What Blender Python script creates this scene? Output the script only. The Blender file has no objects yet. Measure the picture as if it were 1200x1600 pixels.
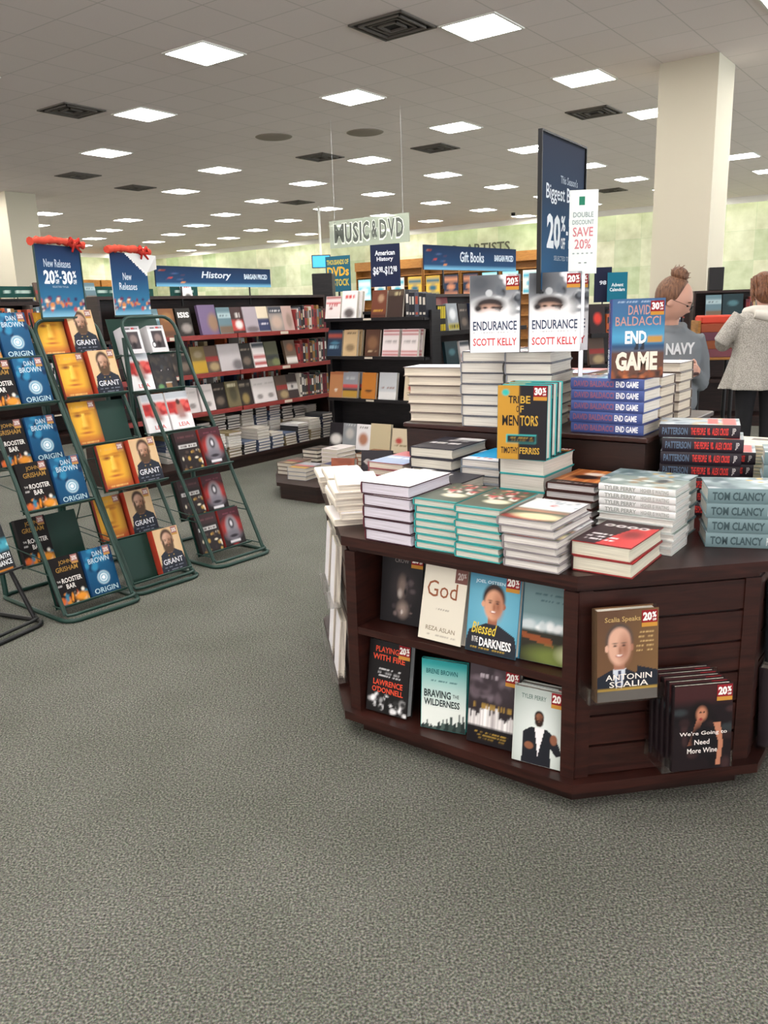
import bpy, math, random
import numpy as np
from mathutils import Matrix, Vector
PI = math.pi
SC = bpy.context.scene
COL = SC.collection
rnd = random.Random(11)

# ------------------------------------------------------------------ camera
H = 1.36                      # height of the lens above the carpet
CEIL = 3.94
def make_camera():
    p, r = math.radians(13.854), math.radians(-1.861)
    e1 = Vector((1, 0, 0)); e2 = Vector((0, math.sin(p), math.cos(p)))
    fw = Vector((0, math.cos(p), -math.sin(p)))
    R = e1 * math.cos(r) + e2 * math.sin(r)
    U = -e1 * math.sin(r) + e2 * math.cos(r)
    cd = bpy.data.cameras.new('camera')
    cd.sensor_fit = 'VERTICAL'; cd.sensor_height = 36; cd.sensor_width = 27
    cd.lens = 36 * 1283.5 / 1600
    cd.clip_start = .05; cd.clip_end = 200
    co = bpy.data.objects.new('camera', cd); COL.objects.link(co)
    M = Matrix((R, U, -fw)).transposed().to_4x4(); M.translation = (0, 0, H)
    co.matrix_world = M
    SC.camera = co
make_camera()

# ------------------------------------------------------------------ world, exposure
SC.view_settings.view_transform = 'Standard'
SC.view_settings.look = 'None'
SC.view_settings.exposure = 0.12
SC.view_settings.gamma = 1
SC.view_settings.use_curve_mapping = False
PANEL_W = 44.0               # ceiling panels
COVE_W = 11.0                # linear lamps washing the perimeter wall
wd = bpy.data.worlds.new('world'); SC.world = wd; wd.use_nodes = True
# cool shop-front daylight on the right; weaker warm fill added elsewhere to lift ceiling
wt = wd.node_tree; bg = wt.nodes['Background']
tc_ = wt.nodes.new('ShaderNodeTexCoord'); sx_ = wt.nodes.new('ShaderNodeSeparateXYZ'); mr_ = wt.nodes.new('ShaderNodeMapRange')
wt.links.new(tc_.outputs['Generated'], sx_.inputs[0]); wt.links.new(sx_.outputs['X'], mr_.inputs['Value'])
mr_.inputs['From Min'].default_value = -.2; mr_.inputs['From Max'].default_value = .9
mr_.inputs['To Min'].default_value = 2.3; mr_.inputs['To Max'].default_value = 5.5
wt.links.new(mr_.outputs[0], bg.inputs[1])
cr_ = wt.nodes.new('ShaderNodeValToRGB'); wt.links.new(sx_.outputs['X'], cr_.inputs[0])
cr_.color_ramp.elements[0].color = (1.0, .93, .92, 1); cr_.color_ramp.elements[1].color = (.84, .95, 1.0, 1); cr_.color_ramp.elements[1].position = .8
wt.links.new(cr_.outputs[0], bg.inputs[0])
SC.cycles.max_bounces = 6

# ------------------------------------------------------------------ helpers
def lin(h):
    if isinstance(h, str):
        h = h.lstrip('#'); c = [int(h[i:i+2], 16) / 255 for i in (0, 2, 4)]
    else:
        c = list(h)
    return tuple(x / 12.92 if x <= .04045 else ((x + .055) / 1.055) ** 2.4 for x in c)
def mat(name, base=None, rough=.5, metal=0, emit=None, es=0, attr=False, coat=0, alpha=1, trans=0, spec=.5):
    m = bpy.data.materials.new(name); m.use_nodes = True
    nt = m.node_tree; b = nt.nodes['Principled BSDF']
    b.inputs['Roughness'].default_value = rough; b.inputs['Metallic'].default_value = metal
    b.inputs['Coat Weight'].default_value = coat
    b.inputs['Specular IOR Level'].default_value = spec
    if base: b.inputs['Base Color'].default_value = (*lin(base), 1)
    if attr:
        a = nt.nodes.new('ShaderNodeVertexColor'); a.layer_name = 'Col'
        nt.links.new(a.outputs[0], b.inputs['Base Color'])
    if emit:
        b.inputs['Emission Color'].default_value = (*lin(emit), 1); b.inputs['Emission Strength'].default_value = es
    if alpha < 1: b.inputs['Alpha'].default_value = alpha
    if trans: b.inputs['Transmission Weight'].default_value = trans
    return m
def N(m, t, **k):
    n = m.node_tree.nodes.new(t)
    for a, v in k.items():
        if a.startswith('i_'): n.inputs[a[2:].replace('_', ' ')].default_value = v
        else: setattr(n, a, v)
    return n
def L(m, a, b): m.node_tree.links.new(a, b)
def ramp(m, fac, stops):
    r = N(m, 'ShaderNodeValToRGB'); e = r.color_ramp.elements
    while len(e) < len(stops): e.new(.5)
    for i, (p, c) in enumerate(stops): e[i].position = p; e[i].color = (*lin(c), 1)
    L(m, fac, r.inputs[0]); return r
def bsdf(m): return m.node_tree.nodes['Principled BSDF']
def bump(m, h, strength, dist):
    b = N(m, 'ShaderNodeBump'); b.inputs['Strength'].default_value = strength; b.inputs['Distance'].default_value = dist
    L(m, h, b.inputs['Height']); L(m, b.outputs[0], bsdf(m).inputs['Normal'])

PRINT = mat('printed_jacket', rough=.42, attr=True, spec=.28)
MATTE = mat('printed_card', rough=.8, attr=True, spec=.2)
FABRIC = mat('coloured_fabric', rough=.95, attr=True, spec=.15)
_n = N(FABRIC, 'ShaderNodeTexNoise', i_Scale=60.0); bump(FABRIC, _n.outputs[0], .3, .004)
# page edges: fine lines of stacked leaves
PAGES = mat('page_edges', rough=.85, spec=.2)
_a = N(PAGES, 'ShaderNodeVertexColor', layer_name='Col')
_t = N(PAGES, 'ShaderNodeTexCoord'); _mp = N(PAGES, 'ShaderNodeMapping'); _mp.inputs['Scale'].default_value = (6, 6, 900)
L(PAGES, _t.outputs['Object'], _mp.inputs[0])
_n = N(PAGES, 'ShaderNodeTexNoise', i_Scale=1.0, i_Detail=2.0); L(PAGES, _mp.outputs[0], _n.inputs['Vector'])
_r = ramp(PAGES, _n.outputs[0], [(.3, 'c9c6c2'), (.65, 'ffffff')])
_mx = N(PAGES, 'ShaderNodeMixRGB', blend_type='MULTIPLY'); _mx.inputs[0].default_value = .8
L(PAGES, _a.outputs[0], _mx.inputs[1]); L(PAGES, _r.outputs[0], _mx.inputs[2]); L(PAGES, _mx.outputs[0], bsdf(PAGES).inputs['Base Color'])

def wood(name, c0, c1, rough=.35, scale=(3, 3, 30)):
    m = mat(name, rough=rough, spec=.35)
    t = N(m, 'ShaderNodeTexCoord'); mp = N(m, 'ShaderNodeMapping'); mp.inputs['Scale'].default_value = scale
    L(m, t.outputs['Object'], mp.inputs[0])
    n = N(m, 'ShaderNodeTexNoise', i_Scale=1.6, i_Detail=6.0, i_Distortion=1.2); L(m, mp.outputs[0], n.inputs['Vector'])
    r = ramp(m, n.outputs[0], [(.3, c0), (.7, c1)]); L(m, r.outputs[0], bsdf(m).inputs['Base Color'])
    bump(m, n.outputs[0], .08, .002); return m
MAHOG = wood('mahogany', '22110e', '3b1d17', .34)
DARKWOOD = wood('dark_stained_wood', '1b0f0c', '301b16', .42)
BLACKLAM = wood('black_laminate', '0d0c0f', '1d1a1c', .45)
REDWOOD = wood('red_cherry_edge', '7a2d2a', '96403b', .4)
GOLDWOOD = wood('golden_oak', '8a5a26', 'b07a3a', .45)
GREENM = mat('green_powder_coat', '0b332a', .45)
BLACKM = mat('black_powder_coat', '0b0c0e', .4, .3)
CHROME = mat('satin_steel', 'b9bcc0', .28, 1)
ACRYL = mat('clear_acrylic', 'ffffff', .04, trans=1, alpha=.35)
WHITEM = mat('white_enamel', 'e9e7e0', .5)
GRILLE = mat('dark_grille', '120f0e', .8)
PANEL = mat('lit_diffuser', 'ffffff', .5, emit=(1, .99, .97), es=PANEL_W)
COVE = mat('lit_tube', 'ffffff', .5, emit=(.96, 1, .91), es=COVE_W)
SCREEN = mat('lit_screen', '101010', .3, emit='3fb4f0', es=1.6)
SKIN = mat('skin', 'c99a86', .55); bsdf(SKIN).inputs['Subsurface Weight'].default_value = .08
HAIR = mat('brown_hair', rough=.55)
_t = N(HAIR, 'ShaderNodeTexCoord'); _mp = N(HAIR, 'ShaderNodeMapping'); _mp.inputs['Scale'].default_value = (60, 60, 9)
L(HAIR, _t.outputs['Object'], _mp.inputs[0]); _n = N(HAIR, 'ShaderNodeTexNoise', i_Scale=2.0, i_Detail=4.0); L(HAIR, _mp.outputs[0], _n.inputs[0])
_r = ramp(HAIR, _n.outputs[0], [(.3, '4a2c1d'), (.7, '8c6246')]); L(HAIR, _r.outputs[0], bsdf(HAIR).inputs['Base Color']); bump(HAIR, _n.outputs[0], .9, .01)

class MB:
    """collects faces of one mesh, each with its colour and material slot"""
    def __init__(s): s.v = []; s.f = []; s.c = []; s.m = []; s.s = []; s.cc = {}
    def add(s, vs, fs, col=(1, 1, 1), m=0, M=None, smooth=False):
        o = len(s.v)
        if M is not None: vs = [M @ Vector(p) for p in vs]
        s.v += [tuple(p) for p in vs]; col = lin(col) if isinstance(col, str) else col
        for f in fs: s.f.append([i + o for i in f]); s.c.append(col); s.m.append(m); s.s.append(smooth)
        return s
    def box(s, x0, x1, y0, y1, z0, z1, col=(1, 1, 1), m=0, M=None):
        vs = [(x, y, z) for z in (z0, z1) for x, y in ((x0, y0), (x1, y0), (x1, y1), (x0, y1))]
        return s.add(vs, [(3, 2, 1, 0), (4, 5, 6, 7), (0, 1, 5, 4), (1, 2, 6, 5), (2, 3, 7, 6), (3, 0, 4, 7)], col, m, M)
    def bbox(s, x0, x1, y0, y1, z0, z1, e=.002, col=(1, 1, 1), m=0, M=None):
        """box whose vertical edges and rims are chamfered"""
        P = [(x0+e, y0), (x1-e, y0), (x1, y0+e), (x1, y1-e), (x1-e, y1), (x0+e, y1), (x0, y1-e), (x0, y0+e)]
        def ring(k, z):
            cx, cy = (x0+x1)/2, (y0+y1)/2
            return [(cx+(x-cx)*(1-k/(max(x1-x0, 1e-4)/2)), cy+(y-cy)*(1-k/(max(y1-y0, 1e-4)/2)), z) for x, y in P]
        rs = [ring(e, z0), ring(0, z0+e), ring(0, z1-e), ring(e, z1)]
        vs = [p for r in rs for p in r]; fs = [tuple(range(7, -1, -1)), tuple(range(24, 32))]
        for k in range(3):
            for i in range(8): fs.append((k*8+i, k*8+(i+1) % 8, k*8+8+(i+1) % 8, k*8+8+i))
        return s.add(vs, fs, col, m, M)
    def prism(s, pts, z0, z1, col=(1, 1, 1), m=0, M=None):
        n = len(pts); vs = [(x, y, z0) for x, y in pts] + [(x, y, z1) for x, y in pts]
        fs = [tuple(range(n-1, -1, -1)), tuple(range(n, 2*n))] + [(i, (i+1) % n, n+(i+1) % n, n+i) for i in range(n)]
        return s.add(vs, fs, col, m, M)
    def tube(s, pts, r, n=8, col=(1, 1, 1), m=0, M=None, closed=False):
        pts = [Vector(p) for p in pts]; rs = r if isinstance(r, (list, tuple)) else [r]*len(pts)
        vs = []; up = Vector((0, 0, 1)); prev = None
        for i, p in enumerate(pts):
            if closed: d = pts[(i+1) % len(pts)] - pts[i-1]
            else: d = pts[min(i+1, len(pts)-1)] - pts[max(i-1, 0)]
            d.normalize()
            a = prev if prev is not None else (up if abs(d.z) < .9 else Vector((1, 0, 0)))
            x = a - d * a.dot(d)
            if x.length < 1e-4: x = d.orthogonal()
            x.normalize(); y = d.cross(x); prev = x
            for k in range(n):
                t = 2*PI*k/n; vs.append(p + (x*math.cos(t) + y*math.sin(t))*rs[i])
        fs = []; L_ = len(pts)
        for i in range(L_ if closed else L_-1):
            j = (i+1) % L_
            for k in range(n): fs.append((i*n+k, i*n+(k+1) % n, j*n+(k+1) % n, j*n+k))
        s.add(vs, fs, col, m, M, True)
        if not closed: s.add([vs[k] for k in range(n)], [tuple(range(n-1, -1, -1))], col, m, M); s.add(vs[-n:], [tuple(range(n))], col, m, M)
        return s
    def loft(s, rings, n=20, col=(1, 1, 1), m=0, M=None):
        """rings: (centre, radius_x, radius_y, rot about z)"""
        vs = []
        for c, rx, ry, *q in rings:
            a = q[0] if q else 0
            for k in range(n):
                t = 2*PI*k/n; x, y = rx*math.cos(t), ry*math.sin(t)
                vs.append((c[0]+x*math.cos(a)-y*math.sin(a), c[1]+x*math.sin(a)+y*math.cos(a), c[2]))
        fs = [(i*n+k, i*n+(k+1) % n, (i+1)*n+(k+1) % n, (i+1)*n+k) for i in range(len(rings)-1) for k in range(n)]
        fs += [tuple(range(n-1, -1, -1)), tuple((len(rings)-1)*n+k for k in range(n))]
        return s.add(vs, fs, col, m, M, True)
    def ball(s, c, rx, ry, rz, n=14, col=(1, 1, 1), m=0, M=None, fn=None):
        vs = []; k2 = n//2
        for i in range(1, k2):
            for j in range(n):
                a, b = PI*i/k2, 2*PI*j/n; d = Vector((math.sin(a)*math.cos(b), math.sin(a)*math.sin(b), math.cos(a)))
                if fn: d = fn(d)
                vs.append((c[0]+d.x*rx, c[1]+d.y*ry, c[2]+d.z*rz))
        t = len(vs)
        for z in (1, -1):
            d = Vector((0, 0, z)); d = fn(d) if fn else d; vs.append((c[0]+d.x*rx, c[1]+d.y*ry, c[2]+d.z*rz))
        fs = [(i*n+j, (i+1)*n+j, (i+1)*n+(j+1) % n, i*n+(j+1) % n) for i in range(k2-2) for j in range(n)]
        fs += [(t, j, (j+1) % n) for j in range(n)] + [(t+1, (k2-2)*n+(j+1) % n, (k2-2)*n+j) for j in range(n)]
        return s.add(vs, fs, col, m, M, True)
    def grid(s, x0, x1, y0, y1, z, art, nx, ny, m=0, M=None):
        """printed rectangle: colours sampled from art on every vertex"""
        X, Y = np.meshgrid(np.linspace(0, 1, nx+1), np.linspace(0, 1, ny+1)); C = art(X, Y)
        o = len(s.v); vs = [(x0+(x1-x0)*i/nx, y0+(y1-y0)*j/ny, z) for j in range(ny+1) for i in range(nx+1)]
        if M is not None: vs = [M @ Vector(p) for p in vs]
        s.v += [tuple(p) for p in vs]; f0 = len(s.f); W = nx+1
        for j in range(ny):
            for i in range(nx):
                s.f.append([o+j*W+i, o+j*W+i+1, o+(j+1)*W+i+1, o+(j+1)*W+i]); s.m.append(m); s.s.append(False)
                s.c.append(None); s.cc[len(s.f)-1] = [C[j, i], C[j, i+1], C[j+1, i+1], C[j+1, i]]
        return s
    def text(s, st, x0, y0, x1, y1, z, col, m=0, M=None, bold=.012, shear=0):
        V, F = text_mesh(st, bold, shear)
        a0, a1 = V[:, 0].min(), V[:, 0].max(); b0, b1 = V[:, 1].min(), V[:, 1].max()
        vs = [(x0+(p[0]-a0)/(a1-a0)*(x1-x0), y0+(p[1]-b0)/(b1-b0)*(y1-y0), z) for p in V]
        return s.add(vs, F, col, m, M)
    def mesh(s, name, mats):
        me = bpy.data.meshes.new(name); me.from_pydata(s.v, [], s.f)
        for mm in (mats if isinstance(mats, (list, tuple)) else [mats]): me.materials.append(mm)
        me.polygons.foreach_set('material_index', s.m); me.polygons.foreach_set('use_smooth', s.s)
        at = me.color_attributes.new('Col', 'FLOAT_COLOR', 'CORNER'); out = []
        for i, f in enumerate(s.f):
            if i in s.cc:
                for c in s.cc[i]: out += [c[0], c[1], c[2], 1]
            else: out += [*s.c[i], 1]*len(f)
        at.data.foreach_set('color', out); me.update(); return me
    def obj(s, name, mats, parent=None, M=None):
        return put(s.mesh(name, mats), name, parent, M)
_TX = {}
def text_mesh(st, bold, shear):
    k = (st, bold, shear)
    if k not in _TX:
        cu = bpy.data.curves.new('t', 'FONT'); cu.body = st; cu.offset = bold; cu.shear = shear; cu.resolution_u = 2
        o = bpy.data.objects.new('t', cu); me = bpy.data.meshes.new_from_object(o)
        V = np.array([v.co[:] for v in me.vertices]); F = [tuple(p.vertices) for p in me.polygons]
        bpy.data.objects.remove(o); bpy.data.curves.remove(cu); bpy.data.meshes.remove(me)
        _TX[k] = (V, F)
    return _TX[k]
def put(me, name, parent=None, M=None):
    o = bpy.data.objects.new(name, me); COL.objects.link(o)
    if parent is not None: o.parent = parent
    if M is not None: o.matrix_basis = M
    return o
def tag(o, label, cat, group=None, kind=None):
    o['label'] = label; o['category'] = cat
    if group: o['group'] = group
    if kind: o['kind'] = kind
    return o
def thing(name, label, cat, M=None, group=None):
    o = bpy.data.objects.new(name, None); COL.objects.link(o); o.empty_display_size = .05
    if M is not None: o.matrix_basis = M
    return tag(o, label, cat, group)
def struct(o): o['kind'] = 'structure'; return o
def TR(x, y, z, a=0, tilt=0, roll=0):
    return Matrix.Translation((x, y, z)) @ Matrix.Rotation(math.radians(a), 4, 'Z') @ Matrix.Rotation(math.radians(tilt), 4, 'X') @ Matrix.Rotation(math.radians(roll), 4, 'Y')
ORD = ['zeroth', 'first', 'second', 'third', 'fourth', 'fifth', 'sixth', 'seventh', 'eighth', 'ninth', 'tenth', 'eleventh', 'twelfth', 'thirteenth', 'fourteenth', 'fifteenth', 'sixteenth', 'seventeenth', 'eighteenth', 'nineteenth', 'twentieth']
def nth(i):
    if i < len(ORD): return ORD[i]
    if i == 100: return 'hundredth'
    if i > 100: return 'hundred-and-' + nth(i-100)
    t = {2: 'twenty', 3: 'thirty', 4: 'forty', 5: 'fifty', 6: 'sixty', 7: 'seventy', 8: 'eighty', 9: 'ninety'}
    d, r = divmod(i, 10)
    return (t[d] + '-' + ORD[r]) if r else {2: 'twentieth', 3: 'thirtieth', 4: 'fortieth', 5: 'fiftieth', 6: 'sixtieth', 7: 'seventieth', 8: 'eightieth', 9: 'ninetieth'}[d]

# table frame: s runs along the shelf side of the table, b runs away into the shop
A0 = math.radians(-36.7)
US = Vector((math.cos(A0), math.sin(A0))); UB = Vector((-US.y, US.x)); P0 = Vector((.494, 2.015))
def T(s, b): p = P0 + US*s + UB*b; return p.x, p.y
GA = math.radians(53.34)       # direction of the ceiling grid
GU = Vector((math.cos(GA), math.sin(GA))); GV = Vector((-GU.y, GU.x))
def cam_proj(x, y, z):
    M = SC.camera.matrix_world.inverted() @ Vector((x, y, z)); return 600 - M.x/M.z*1283.5, 800 + M.y/M.z*1283.5, -M.z

# ------------------------------------------------------------------ room shell
WP = Vector((2.4, 29.0))       # a point of the back wall, which runs across the grid direction
def build_room():
    # carpet
    m = mat('grey_green_carpet', rough=.97, spec=.1)
    t = N(m, 'ShaderNodeTexCoord')
    n1 = N(m, 'ShaderNodeTexNoise', i_Scale=170.0, i_Detail=3.0); L(m, t.outputs['Object'], n1.inputs[0])
    n2 = N(m, 'ShaderNodeTexNoise', i_Scale=2.2, i_Detail=3.0); L(m, t.outputs['Object'], n2.inputs[0])
    r1 = ramp(m, n1.outputs[0], [(.30, '383934'), (.5, '65665f'), (.70, '96938b')])
    n3 = N(m, 'ShaderNodeTexNoise', i_Scale=330.0, i_Detail=1.0); L(m, t.outputs['Object'], n3.inputs[0])
    hs_ = N(m, 'ShaderNodeMixRGB', blend_type='SOFT_LIGHT'); hs_.inputs[0].default_value = .45; L(m, r1.outputs[0], hs_.inputs[1]); L(m, n3.outputs['Color'], hs_.inputs[2]); r1 = hs_
    r2 = ramp(m, n2.outputs[0], [(.3, 'e6e8e4'), (.7, 'ffffff')])
    mx = N(m, 'ShaderNodeMixRGB', blend_type='MULTIPLY'); mx.inputs[0].default_value = 1
    L(m, r1.outputs[0], mx.inputs[1]); L(m, r2.outputs[0], mx.inputs[2]); L(m, mx.outputs[0], bsdf(m).inputs['Base Color'])
    bump(m, n1.outputs[0], .3, .003)
    f = MB(); f.box(-18, 18, -6, 45, -.1, 0); struct(f.obj('floor', m))
    # ceiling of lay-in tiles, grid turned with the lights
    c = mat('ceiling_tile', rough=.9, spec=.1)
    t = N(c, 'ShaderNodeTexCoord')
    br = N(c, 'ShaderNodeTexBrick', offset=0.0)
    br.inputs['Scale'].default_value = 1; br.inputs['Brick Width'].default_value = .61; br.inputs['Row Height'].default_value = .61
    br.inputs['Mortar Size'].default_value = .007
    br.inputs['Color1'].default_value = (*lin('f6ebe8'), 1); br.inputs['Color2'].default_value = (*lin('f3e8e4'), 1); br.inputs['Mortar'].default_value = (*lin('ddd4cf'), 1)
    L(c, t.outputs['Object'], br.inputs['Vector'])
    n = N(c, 'ShaderNodeTexNoise', i_Scale=90.0); L(c, t.outputs['Object'], n.inputs[0])
    mx = N(c, 'ShaderNodeMixRGB', blend_type='MULTIPLY'); mx.inputs[0].default_value = .08
    L(c, br.outputs[0], mx.inputs[1]); L(c, n.outputs[0], mx.inputs[2]); L(c, mx.outputs[0], bsdf(c).inputs['Base Color'])
    f = MB(); f.box(-30, 45, -45, 40, 0, .1)
    O = Vector((1.081, 8.69)) - GU*.305 - GV*.305
    struct(f.obj('ceiling', c, M=TR(O.x, O.y, CEIL, math.degrees(GA))))
    # perimeter walls with greenish limestone-look tiles
    w = mat('pale_green_wall_tile', rough=.6)
    t = N(w, 'ShaderNodeTexCoord'); mp = N(w, 'ShaderNodeMapping'); mp.inputs['Rotation'].default_value = (math.radians(90), 0, 0)
    L(w, t.outputs['Object'], mp.inputs[0])
    br = N(w, 'ShaderNodeTexBrick', offset=0.0)
    br.inputs['Scale'].default_value = 1; br.inputs['Brick Width'].default_value = .78; br.inputs['Row Height'].default_value = .78
    br.inputs['Mortar Size'].default_value = .006; br.inputs['Bias'].default_value = -.1
    br.inputs['Color1'].default_value = (*lin('b7c3a0'), 1); br.inputs['Color2'].default_value = (*lin('e0dcc6'), 1); br.inputs['Mortar'].default_value = (*lin('b9c4a4'), 1)
    L(w, mp.outputs[0], br.inputs['Vector'])
    n = N(w, 'ShaderNodeTexNoise', i_Scale=3.0, i_Detail=5.0); L(w, t.outputs['Object'], n.inputs[0])
    r = ramp(w, n.outputs[0], [(.3, 'd9dacb'), (.7, 'ffffff')])
    mx = N(w, 'ShaderNodeMixRGB', blend_type='MULTIPLY'); mx.inputs[0].default_value = .9
    L(w, br.outputs[0], mx.inputs[1]); L(w, r.outputs[0], mx.inputs[2]); L(w, mx.outputs[0], bsdf(w).inputs['Base Color'])
    # back wall: local x along the wall, y into the wall; starts at the far left corner
    cor = WP - US*15.2
    global CORNER; CORNER = cor
    f = MB(); f.box(0, 34, 0, .2, 0, CEIL); struct(f.obj('wall_back', w, M=TR(cor.x, cor.y, 0, -36.7)))
    q = cor - GU*44
    f = MB(); f.box(0, 44, 0, .2, 0, CEIL); struct(f.obj('wall_left', w, M=TR(q.x, q.y, 0, math.degrees(GA))))
    f = MB(); f.box(0, 34, -.012, 0, 0, .15); struct(f.obj('baseboard_back', DARKWOOD, M=TR(cor.x, cor.y, 0, -36.7)))
    f = MB(); f.box(.45, 34, -.50, -.47, CEIL-.16, CEIL); struct(f.obj('trim_1', WHITEM, M=TR(cor.x, cor.y, 0, -36.7)))
    f = MB(); f.box(0, 43.5, -.50, -.47, CEIL-.16, CEIL); struct(f.obj('trim_2', WHITEM, M=TR(q.x, q.y, 0, math.degrees(GA))))
    hs = MB(); hs.box(0, 2.2, -.03, .03, -.02, 0); hm = hs.mesh('housing', WHITEM)
    tb = MB(); tb.tube([(.02, 0, -.038), (2.18, 0, -.038)], .017, 8); tm = tb.mesh('tube', COVE)
    for i in range(14):
        M = TR(cor.x, cor.y, CEIL, -36.7) @ Matrix.Translation((.7+i*2.36, -.34, 0))
        t = thing('wall_washer_lamp', 'linear lamp behind the valance, washing the back wall, %s from the left corner' % nth(i+1), 'lamp', M, 'wall washer lamps'); put(hm, 'housing', t); put(tm, 'lamp_tube', t)
    for i in range(8):
        M = TR(cor.x, cor.y, CEIL, math.degrees(GA)) @ Matrix.Translation((-2.6-i*2.36, -.34, 0))
        t = thing('wall_washer_lamp', 'linear lamp behind the valance, washing the left wall, %s from the corner' % nth(i+1), 'lamp', M, 'wall washer lamps'); put(hm, 'housing', t); put(tm, 'lamp_tube', t)
build_room()

# square pillars: turned with the grid, wooden wainscot on the near one
def pillar(idx, x, y, s, wains):
    pm = mat('pillar_paint_%d' % idx, 'c0b9a6', .8)
    f = MB(); f.box(0, s, 0, s, 0, CEIL)
    struct(f.obj('wall_pillar_%s' % ('right' if idx == 1 else 'left'), pm, M=TR(x, y, 0, -36.7)))
    if wains:
        f = MB(); f.box(-.03, s+.03, -.03, s+.03, 0, wains); f.box(-.045, s+.045, -.045, s+.045, wains, wains+.03); f.box(-.045, s+.045, -.045, s+.045, 0, .12)
        tag(f.obj('pillar_cladding', DARKWOOD, M=TR(x, y, 0, -36.7)), 'dark wood cladding around the foot of the cream pillar on the right', 'cladding')
pillar(1, 3.26, 10.15, .65, 1.22)
pillar(2, -8.05, 18.25, .68, 0)

# ceiling lamps on their staggered grid
def ceiling_lamps():
    fr = MB()
    for x0, x1, y0, y1 in ((-.3, .3, -.3, -.276), (-.3, .3, .276, .3), (-.3, -.276, -.276, .276), (.276, .3, -.276, .276)):
        fr.box(x0, x1, y0, y1, -.012, 0)
    fm = fr.mesh('lamp_frame', WHITEM)
    df = MB(); df.box(-.276, .276, -.276, .276, -.010, -.002); dm = df.mesh('diffuser', PANEL)
    spots = []
    O = Vector((1.081, 8.69))
    for k in range(-9, 14):
        for n in range(-9, 18):
            if (k, n) in ((2, 2), (4, 3), (5, 4), (5, 5)): continue
            p = O + GU*(n*2.438 - k*.497*2.438) + GV*k*2.53
            if (p-CORNER).dot(GU) > -.9 or (p-CORNER).dot(US) < .8 or (p-CORNER).dot(US) > 33: continue
            if p.y < -2.5 or p.y > 40 or abs(p.x) > 15: continue
            px, py, d = cam_proj(p.x, p.y, CEIL)
            if d < .3 and p.length > 7: continue
            if d > .3 and not (-700 < px < 1900) : continue
            if min(abs((p-Vector(q)).length) for q in ((3.72, 10.28), (-7.25, 18.2))) < .6: continue
            spots.append((py if d > .3 and -20 < px < 1220 and py > -25 else -9e3, px, p))
    spots.sort(key=lambda t: t[0]); i = 0
    for py, px, p in spots:
        if py < -8e3: lab = 'lit square ceiling panel outside the frame of the photo'; g = 'ceiling panels out of view'
        else:
            i += 1; side = 'left' if px < 400 else 'right' if px > 800 else 'middle'
            lab = 'lit square ceiling panel, %s highest in the photo, %s third of frame' % (nth(i), side); g = 'ceiling light panels'
        t = thing('ceiling_light', lab, 'ceiling light', TR(p.x, p.y, CEIL, math.degrees(GA)), g)
        put(fm, 'lamp_frame', t); put(dm, 'diffuser', t)
ceiling_lamps()

def vents():
    f = MB()
    for k, s in enumerate((.30, .235, .17, .105)):
        z = -.004-.007*(k % 2)
        for x0, x1, y0, y1 in ((-s, s, -s, -s+.022), (-s, s, s-.022, s), (-s, -s+.022, -s, s), (s-.022, s, -s, s)): f.box(x0, x1, y0, y1, z-.012, 0)
    fm = f.mesh('vent_louvre', mat('vent_metal', '5d5650', .6))
    g = MB(); g.box(-.285, .285, -.285, .285, -.003, -.0005); gm = g.mesh('vent_opening', GRILLE)
    for (x, y, w) in ((.23, 8.57, 'beside the large panel at top centre'), (-3.8, 11.38, 'at upper left near two panels'), (3.11, 12.45, 'left of the right pillar'),
                      (-.9, 15.19, 'left of the central column of panels'), (-4.87, 17.96, 'in the left middle distance'), (5.47, 15.01, 'just right of the pillar'),
                      (1.05, 14.71, 'left of the tall dark sign'), (5.65, 20.75, 'far off between sign and pillar'), (-5.45, 16.27, 'far left of the ceiling'), (-1.85, 21.11, 'above the hanging sign')):
        t = thing('ceiling_vent', 'dark louvred ceiling vent ' + w, 'ceiling vent', TR(x, y, CEIL, math.degrees(GA)), 'ceiling vents')
        put(fm, 'vent_louvre', t); put(gm, 'vent_opening', t)
    sp = mat('speaker_mesh', '8f8479', .8)
    for x, y, w in ((-1.48, 13.42, 'left of centre'), (-.1, 13.31, 'below the centre panel')):
        f = MB(); f.loft([((0, 0, -.014), .24, .24), ((0, 0, -.006), .27, .27), ((0, 0, 0), .28, .28)], 32)
        tag(f.obj('ceiling_speaker', sp, M=TR(x, y, CEIL)), 'faint round ceiling speaker grille ' + w, 'speaker', 'round ceiling speakers')
    f = MB(); f.loft([((0, 0, -.10), .02, .02), ((0, 0, -.085), .05, .05), ((0, 0, -.05), .06, .06), ((0, 0, 0), .06, .06)], 16)
    tag(f.obj('security_camera', BLACKM, M=TR(4.0, 25.0, CEIL)), 'small black dome camera on the far ceiling above the wall', 'camera')
vents()

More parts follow.
